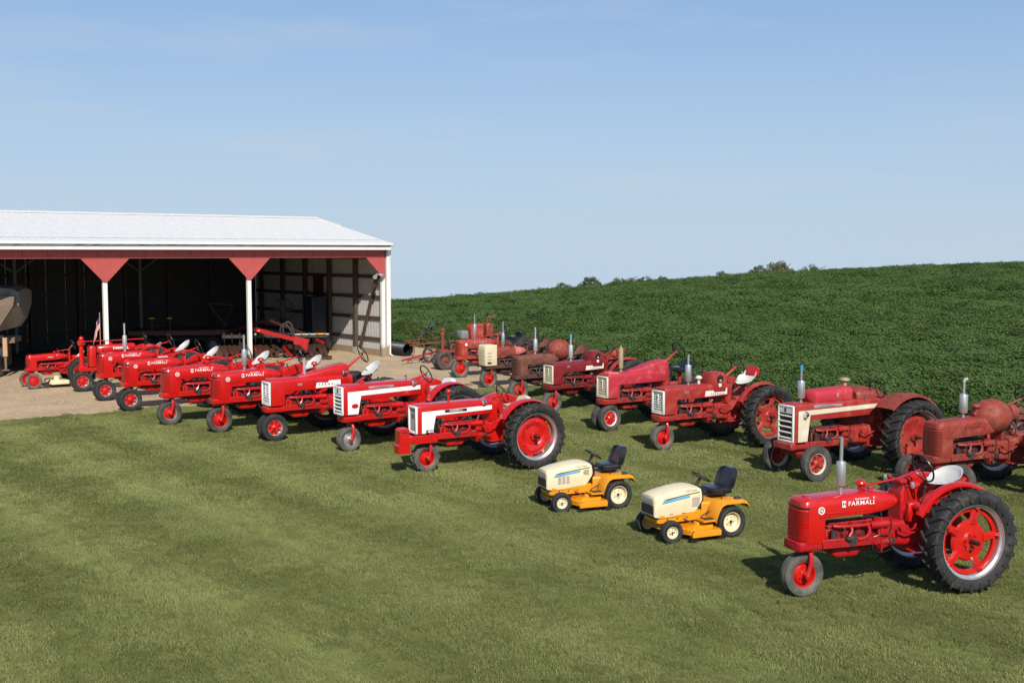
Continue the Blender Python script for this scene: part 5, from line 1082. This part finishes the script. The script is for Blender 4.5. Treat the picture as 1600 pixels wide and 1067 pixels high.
# low red wagon
hx, hy = spot(-6.2, 8.2)
t = thing('hay_wagon', 'long low red flat wagon with amber lamps deep in the shed', 'wagon', (hx, hy, 0), R(10))
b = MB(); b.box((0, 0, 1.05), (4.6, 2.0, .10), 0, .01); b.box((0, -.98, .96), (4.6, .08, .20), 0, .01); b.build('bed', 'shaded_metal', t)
for x in (-1.5, 1.5):
    for y in (-.75, .75):
        ms = front_wheel_meshes(.38, .22, .22, 'disc', 'tyre', 'wagon_grey', 'wagon_grey'); w = put('wheel', ms[0], t, (x, y, .38)); put('tyre', ms[1], w); put('rim', ms[2], w)
b = MB(); b.bar((-1.5, -.7, .40), (-1.5, .7, .40), .08, .08); b.bar((1.5, -.7, .40), (1.5, .7, .40), .08, .08); b.bar((-1.8, 0, .62), (1.8, 0, .62), .14, .12)
for x in (-1.5, 1.5): b.box((x, 0, .72), (.14, 1.4, .5), 0, .01)
b.build('running_gear', 'iron', t)
for x in (-1.25, -.45): b = MB(); b.box((x, -.80, 1.36), (.06, .06, .56), 0, .01); o = b.build('lamp_post', 'iron', t); MB().box((x, -.84, 1.66), (.26, .08, .07), 0, .02).build('lamp', 'amber', o)
b = MB(); b.bar((2.1, .3, 1.1), (1.2, .5, 2.3), .10, .10); b.bar((1.9, -.4, 1.1), (2.4, .2, 2.2), .10, .10); b.bar((1.2, .5, 2.3), (2.4, .2, 2.2), .08, .08); b.build('rack', 'iron', t)
# parts rack and cabinet against the end wall
hx, hy = spot(-.75, 5.15); t = thing('storage_cabinet', 'tall dark steel cabinet against the shed end wall', 'cabinet', (hx, hy, 0), PHI)
MB().box((0, 0, 1.35), (.75, .95, 2.5), 0, .02).build('body', 'navy', t, angle=0)
for s in (-1, 1): MB().box((-.385, s*.235, 1.35), (.02, .45, 2.4), 0, .006).build('door', 'navy', t, angle=0)
for s in (-1, 1):
    for q in (-1, 1): MB().box((s*.3, q*.4, .05), (.08, .08, .10), 0, .005).build('foot', 'iron', t)
hx, hy = spot(-1.9, 6.2); t = thing('shop_fan', 'big dark round fan on a stand in front of the shed end wall', 'fan', (hx, hy, 0), R(10))
b = MB(); b.lathe([(-.16, .50), (-.18, .54), (.18, .54), (.16, .50)], (0, 0, 1.95), 'Y', 28, closed=True)
for k in range(5): b.lathe([(-.18, .10+k*.09), (-.185, .105+k*.09)], (0, 0, 1.95), 'Y', 28)
b.build('cage', 'iron', t)
b = MB()
for k in range(4): a = k*math.pi/2; b.bar((.06*math.cos(a), 0, 1.95+.06*math.sin(a)), (.44*math.cos(a), 0, 1.95+.44*math.sin(a)), .20, .02, up=(0, 1, .4))
b.cyl((0, -.08, 1.95), (0, .22, 1.95), .11, n=14); b.build('blade', 'iron', t)
b = MB(); b.bar((0, .1, .06), (0, .1, 1.45), .07, .07); b.bar((-.4, .1, .04), (.4, .1, .04), .07, .06); b.bar((0, -.3, .04), (0, .5, .04), .07, .06); b.build('stand', 'iron', t)
# grain wagon, its end just inside the picture
hx, hy = spot(-17.6, 2.4)
t = thing('grain_wagon', 'big pale grain wagon with brown unloading spout in the first shed bay', 'wagon', (-19.62, 43.7, 0), R(12))
b = MB()
def ring(x, top, mid, bot, hw): return [(x, -hw*.35, bot), (x, -hw, mid), (x, -hw, top), (x, -hw*.4, top+.10), (x, hw*.4, top+.10), (x, hw, top), (x, hw, mid), (x, hw*.35, bot)]
b.loft([ring(-3.4, 3.30, 2.7, 1.75, 1.15), ring(-.8, 3.42, 2.5, 1.55, 1.25), ring(.35, 3.36, 2.55, 1.85, 1.25), ring(.62, 3.22, 2.75, 2.25, 1.15)]); b.box((-1.2, -1.262, 2.95), (3.2, .03, .05), 0, .01); hop = b.build('hopper', 'wagon_grey', t, angle=0)
for k in range(9): MB().box((-3.1+k*.42, -1.275, 2.95), (.05, .05, .74), 0, .008).build('rib', 'wagon_grey', hop, angle=0)
b = MB(); b.loft([[(-.55+dx, -1.30-.05, 1.75), (-.15+dx, -1.35, 1.70), (-.15+dx, -1.55, 1.72), (-.55+dx, -1.52, 1.77)] if i == 0 else [(.05, -1.28, 2.75), (.5, -1.28, 2.72), (.5, -1.62, 2.72), (.05, -1.62, 2.75)] if i == 1 else [(.0, -1.28, 3.12), (.56, -1.28, 3.06), (.56, -1.60, 3.06), (.0, -1.60, 3.12)] for i, dx in ((0, 0), (1, 0), (2, 0))]); b.build('spout', 'wagon_brown', t, angle=0)
b = MB(); b.bar((-3.2, -.5, 1.35), (.3, -.5, 1.35), .14, .22); b.bar((-3.2, .5, 1.35), (.3, .5, 1.35), .14, .22); b.bar((-.9, -1.0, 1.52), (-.0, -1.0, 1.52), .1, .12); b.bar((-2.4, -.9, .6), (-2.4, .9, .6), .16, .16); b.build('frame', 'wagon_brown', t)
MB().box((.05, -1.02, 1.12), (.16, .16, .72), 0, .01).build('jack_post', 'tan_wood', t, angle=0)
b = MB(); b.bar((.05, -1.02, .25), (.05, -1.02, .8), .08, .08); b.box((.05, -1.02, .24), (.26, .2, .04)); b.build('jack_leg', 'wagon_brown', t)
b = MB(); b.loft([rr(-1.7, .28, .06, .72, .06, .03, yc=-1.15), rr(-1.65, .32, .04, .80, .06, .03, yc=-1.15), rr(-.15, .32, .04, .80, .06, .03, yc=-1.15), rr(-.08, .28, .06, .72, .06, .03, yc=-1.15)]); b.build('tool_tank', 'navy', t)
b = MB(); b.box((-1.2, 0, .75), (2.2, 1.5, .9), 0, .05); b.build('chassis_box', 'iron', t)
for y in (-.95, .95):
    ms = front_wheel_meshes(.55, .40, .32, 'disc', 'tyre', 'wagon_grey', 'wagon_grey'); w = put('wheel', ms[0], t, (-2.4, y, .55)); put('tyre', ms[1], w); put('rim', ms[2], w)
# ------------------------------------------------------------------ scattered vegetation (grass, crop): geometry nodes on point meshes
def scatter(name, P, rot, scl, idx, protos, label, cat):
    col = bpy.data.collections.new(name+'_pieces')
    for k, me in enumerate(protos):
        col.objects.link(bpy.data.objects.new(f'{name}_{k}', me))
    me = bpy.data.meshes.new(name); me.from_pydata([tuple(q) for q in P], [], [])
    a = me.attributes.new('rot', 'FLOAT_VECTOR', 'POINT'); a.data.foreach_set('vector', np.asarray(rot, np.float32).ravel())
    a = me.attributes.new('scl', 'FLOAT_VECTOR', 'POINT'); a.data.foreach_set('vector', np.asarray(scl, np.float32).ravel())
    a = me.attributes.new('idx', 'INT', 'POINT'); a.data.foreach_set('value', np.asarray(idx, np.int32))
    o = put(name, me); ng = bpy.data.node_groups.new(name, 'GeometryNodeTree')
    ng.interface.new_socket('Geometry', in_out='INPUT', socket_type='NodeSocketGeometry'); ng.interface.new_socket('Geometry', in_out='OUTPUT', socket_type='NodeSocketGeometry')
    N, L = ng.nodes, ng.links
    gi, go, ip, ci = N.new('NodeGroupInput'), N.new('NodeGroupOutput'), N.new('GeometryNodeInstanceOnPoints'), N.new('GeometryNodeCollectionInfo')
    ci.inputs['Collection'].default_value = col; ci.inputs['Separate Children'].default_value = True; ci.inputs['Reset Children'].default_value = True
    ip.inputs['Pick Instance'].default_value = True
    L.new(gi.outputs[0], ip.inputs['Points']); L.new(ci.outputs[0], ip.inputs['Instance'])
    for nm, dt, so in (('rot', 'FLOAT_VECTOR', 'Rotation'), ('scl', 'FLOAT_VECTOR', 'Scale'), ('idx', 'INT', 'Instance Index')):
        na = N.new('GeometryNodeInputNamedAttribute'); na.data_type = dt; na.inputs['Name'].default_value = nm; L.new(na.outputs['Attribute'], ip.inputs[so])
    L.new(ip.outputs[0], go.inputs[0]); md = o.modifiers.new('scatter', 'NODES'); md.node_group = ng
    return tag(o, label, cat, kind='stuff')
def raw_mesh(name, V, F, mat, smooth=False):
    me = bpy.data.meshes.new(name); me.from_pydata(V, [], F); me.materials.append(MAT[mat])
    if smooth: me.polygons.foreach_set('use_smooth', [True]*len(me.polygons))
    return me
def grass_patch(size, count, h0, h1, w, seed):
    r = np.random.default_rng(seed); V = []; F = []
    for i in range(count):
        x, y = (r.random(2)-.5)*size*1.08; h = h0+(h1-h0)*r.random()**1.6; a = r.random()*6.283; ww = w*(.6+.8*r.random())
        lean = np.array([.55, 0])*h+r.normal(0, .42, 2)*h
        dx, dy = math.cos(a)*ww/2, math.sin(a)*ww/2; o = len(V)
        V += [(x-dx, y-dy, -.01), (x+dx, y+dy, -.01), (x+dx*.8+lean[0]*.4, y+dy*.8+lean[1]*.4, h*.62), (x-dx*.8+lean[0]*.4, y-dy*.8+lean[1]*.4, h*.62), (x+lean[0], y+lean[1], h*.95)]
        F += [(o, o+1, o+2, o+3), (o+3, o+2, o+4)]
    return raw_mesh('grass_tuft', V, F, 'grass_blade')
gp_near = [grass_patch(1.0, 4200, .018, .052, .006, 10+k) for k in range(4)]
gp_far = [grass_patch(1.0, 1800, .02, .055, .011, 20+k) for k in range(3)]
P, RT, SC, ID = [], [], [], []
dirang = math.atan2(-.76, .65)
y = 7.5
while y < 60:
    hw = .47*y+2.5; x = -hw
    while x < hw:
        px_, py_ = x+random.uniform(-.10, .10), y+random.uniform(-.10, .10); x += .86
        if py_ > np.interp(px_, EX, EY)+.2: continue
        byd = np.interp(px_, BX, BY)
        if px_ < 1.2 and py_ > byd-.35+random.gauss(0, .18): continue
        if px_ >= 1.2 and py_ > 41 and px_ < 2.4+(py_-43)*-.45+.6: continue
        q = px_*.76+py_*.65
        a = dirang+(math.pi if math.sin(q*2*math.pi/2.7) > 0 else 0)+random.gauss(0, .45)
        P.append((px_, py_, 0)); RT.append((0, 0, a)); s = random.uniform(.9, 1.15); SC.append((s, s, s*random.uniform(.75, 1.2)))
        ID.append(random.randrange(4) if py_ < 21 else 4+random.randrange(3))
    y += .86
for k in range(2600):      # denser clumps in the turf, weeds creeping into the gravel
    y = 8+38*random.random()**1.6; x = random.uniform(-.47*y-1, .47*y+1); byd = np.interp(x, BX, BY)
    if y > np.interp(x, EX, EY)+.2 or (x < 1.6 and y > byd+abs(random.gauss(0, .5))): continue
    s = random.uniform(.10, .26); P.append((x, y, 0)); RT.append((0, 0, random.random()*6.28)); SC.append((s, s, random.uniform(.75, 1.45))); ID.append(4+random.randrange(3))
scatter('grass', P, RT, SC, ID, gp_near+gp_far, 'mown green and straw coloured grass covering the lawn', 'grass')

# soybean crop
def leaf_mat(name, a, b):
    m, n, l, p = new_mat(name); geo = n.new('ShaderNodeNewGeometry'); oi = n.new('ShaderNodeObjectInfo')
    c = mix(n, l, geo.outputs['Random Per Island'], a, b)
    c = mix(n, l, ramp(n, l, noise(n, l, .10, 5, .65, geo.outputs['Position']), .35, .7), c, mix(n, l, .5, c, (.080, .130, .030)))
    yl = ramp(n, l, noise(n, l, .5, 6, .8, geo.outputs['Position']), .66, .74)
    c = mix(n, l, yl, c, mix(n, l, .35, c, (.20, .19, .03)))
    l.new(c, p.inputs['Base Color']); p.inputs['Roughness'].default_value = .5; p.inputs['Specular IOR Level'].default_value = .35
    tr = n.new('ShaderNodeBsdfTranslucent'); l.new(c, tr.inputs['Color']); ms = n.new('ShaderNodeMixShader'); ms.inputs[0].default_value = .28
    l.new(p.outputs[0], ms.inputs[1]); l.new(tr.outputs[0], ms.inputs[2]); l.new(ms.outputs[0], n['Material Output'].inputs['Surface'])
leaf_mat('bean_leaf', (.062, .114, .020), (.096, .154, .030))
def leaf(V, F, c, nrm, size, r, asp=.72):
    nrm = Vector(nrm).normalized(); u, w, _ = frame_from(nrm); a = r.random()*6.283
    d = u*math.cos(a)+w*math.sin(a); e = nrm.cross(d); o = len(V); c = Vector(c)
    k = size*(.7+.6*r.random())
    pts = [c-d*k*.5, c-d*k*.1+e*k*asp*.5-nrm*k*.10, c+d*k*.55-nrm*k*.12, c-d*k*.1-e*k*asp*.5-nrm*k*.10, c+d*k*.05+nrm*k*.04]
    V += [tuple(q) for q in pts]; F += [(o, o+1, o+4), (o+1, o+2, o+4), (o+2, o+3, o+4), (o+3, o, o+4)]
def bean_patch(size, count, h, seed, ls):
    r = np.random.default_rng(seed); V = []; F = []
    mounds = [((r.random()-.5)*size, (r.random()-.5)*size, h*(.84+.20*r.random()), .24+.12*r.random()) for _ in range(int(9*size*size)+3)]
    for i in range(count):
        mx, my, mh, mr = mounds[r.integers(len(mounds))]
        a = r.random()*6.283; q = mr*math.sqrt(r.random())*1.25; z = mh*(1-.30*(q/mr/1.25)**2)*(1-.28*r.random()**2.4)
        leaf(V, F, (mx+q*math.cos(a), my+q*math.sin(a), z), (math.cos(a)*q/mr*.45+r.normal(0, .26), math.sin(a)*q/mr*.45-.2+r.normal(0, .24), 1.0), ls, r)
    for i in range(int(count*.18)):
        leaf(V, F, ((r.random()-.5)*size, (r.random()-.5)*size, .08+.5*h*r.random()), (r.normal(0, .8), -.6+r.normal(0, .8), .5), ls, r)
    return raw_mesh('bean_plant', V, F, 'bean_leaf')
bp_n = [bean_patch(1.0, 560, .86, 40+k, .080) for k in range(4)]
bp_f = [bean_patch(1.6, 950, .86, 50+k, .092) for k in range(3)]
P, RT, SC, ID = [], [], [], []
y = 12.0
while y < 118:
    st = .62 if y < 62 else .95
    xa, xb = -.14*y-8, .50*y+6; x = xa
    while x < xb:
        px_, py_ = x+random.uniform(-.2, .2), y+random.uniform(-.2, .2); x += st
        if py_ < np.interp(px_, EX, EY)+.25: continue
        z = float(ground_z(px_, py_)); P.append((px_, py_, z-.03)); RT.append((random.gauss(0, .06), random.gauss(0, .06), random.random()*6.283))
        s = random.uniform(.85, 1.18); hs = s*random.uniform(.85, 1.12)*min(1, .42+.2*(py_-np.interp(px_, EX, EY))); SC.append((s, s, hs)); ID.append(random.randrange(4) if y < 62 else 4+random.randrange(3))
    y += st
scatter('soybean_crop', P, RT, SC, ID, bp_n+bp_f, 'dark green leafy bean crop covering the rising field', 'crop')

# trees whose tops show over the crest of the field
leaf_mat('tree_leaf', (.070, .098, .040), (.110, .135, .060)); leaf_mat('tree_leaf_olive', (.120, .122, .062), (.175, .165, .090))  # leaf colours lightened and greyed, distance haze painted in
paint('bark', (.09, .07, .05), .9, 0)
def tree(px, yt, wpx, dist, mat, label, seed):
    r = np.random.default_rng(seed); X = (px-800)/1753*dist; ztop = 4.74-(yt-396.5)/1753*dist; gz = float(ground_z(X, dist)); wd = wpx*1.25/1753*dist
    hgt = ztop-gz
    t = thing('tree', label, 'tree', (X, dist, gz), 0, 'trees beyond the crest of the field')
    b = MB(); b.tube([(0, 0, -.3), (.08, 0, hgt*.35), (-.05, .1, hgt*.65)], [wd*.045, wd*.035, wd*.018], 8)
    for k in range(6):
        a = k*1.05+r.random(); b.tube([(0, 0, hgt*(.3+.05*k)), (math.cos(a)*wd*.2, math.sin(a)*wd*.2, hgt*(.5+.05*k)), (math.cos(a)*wd*.36, math.sin(a)*wd*.34, hgt*(.62+.05*k))], [wd*.02, wd*.012, wd*.005], 6)
    b.build('trunk', 'bark', t)
    V, F = [], []
    clumps = []
    for k in range(48):
        a = r.random()*6.283; e = r.random()**.6; rad = wd*.42*math.sqrt(r.random())
        zz = hgt-.09*wd-.40*wd*(rad/(wd*.5))**2-wd*.55*r.random()**2
        clumps.append((rad*math.cos(a), rad*math.sin(a), zz, wd*(.06+.07*r.random())))
    for k in range(6500):
        cx, cy, cz, cr_ = clumps[r.integers(len(clumps))]; d = r.normal(0, 1, 3); d /= np.linalg.norm(d); q = cr_*(.55+.5*r.random())
        leaf(V, F, (cx+d[0]*q, cy+d[1]*q, cz+d[2]*q*.8), (d[0]+r.normal(0, .4), d[1]+r.normal(0, .4), d[2]+.4), wd*.030, r)
    put('crown', raw_mesh('crown', V, F, mat), t)
for a in ((878, 441, 34, 135, 'tree_leaf_olive', 'low pale olive tree top nearest the shed on the crest', 1),
          (922, 433, 34, 130, 'tree_leaf', 'small dark rounded tree top between two pale ones on the crest', 2),
          (978, 428, 46, 138, 'tree_leaf_olive', 'wide pale olive tree top at the middle of the crest', 3),
          (1008, 432, 28, 134, 'tree_leaf', 'dark tree top touching the wide pale one on the crest', 4),
          (1034, 432, 24, 140, 'tree_leaf', 'little low tree top ending the middle clump on the crest', 5),
          (1130, 423, 30, 132, 'tree_leaf', 'isolated dark green tree top below the big brown one', 6),
          (1185, 415, 36, 136, 'tree_leaf', 'dark low tree top leaning against the big brown one', 7),
          (1216, 408, 46, 140, 'tree_leaf_olive', 'tallest brownish round tree top on the crest', 8),
          (1268, 413, 48, 134, 'tree_leaf', 'wide dark tree top last along the crest', 9)):
    tree(*a)
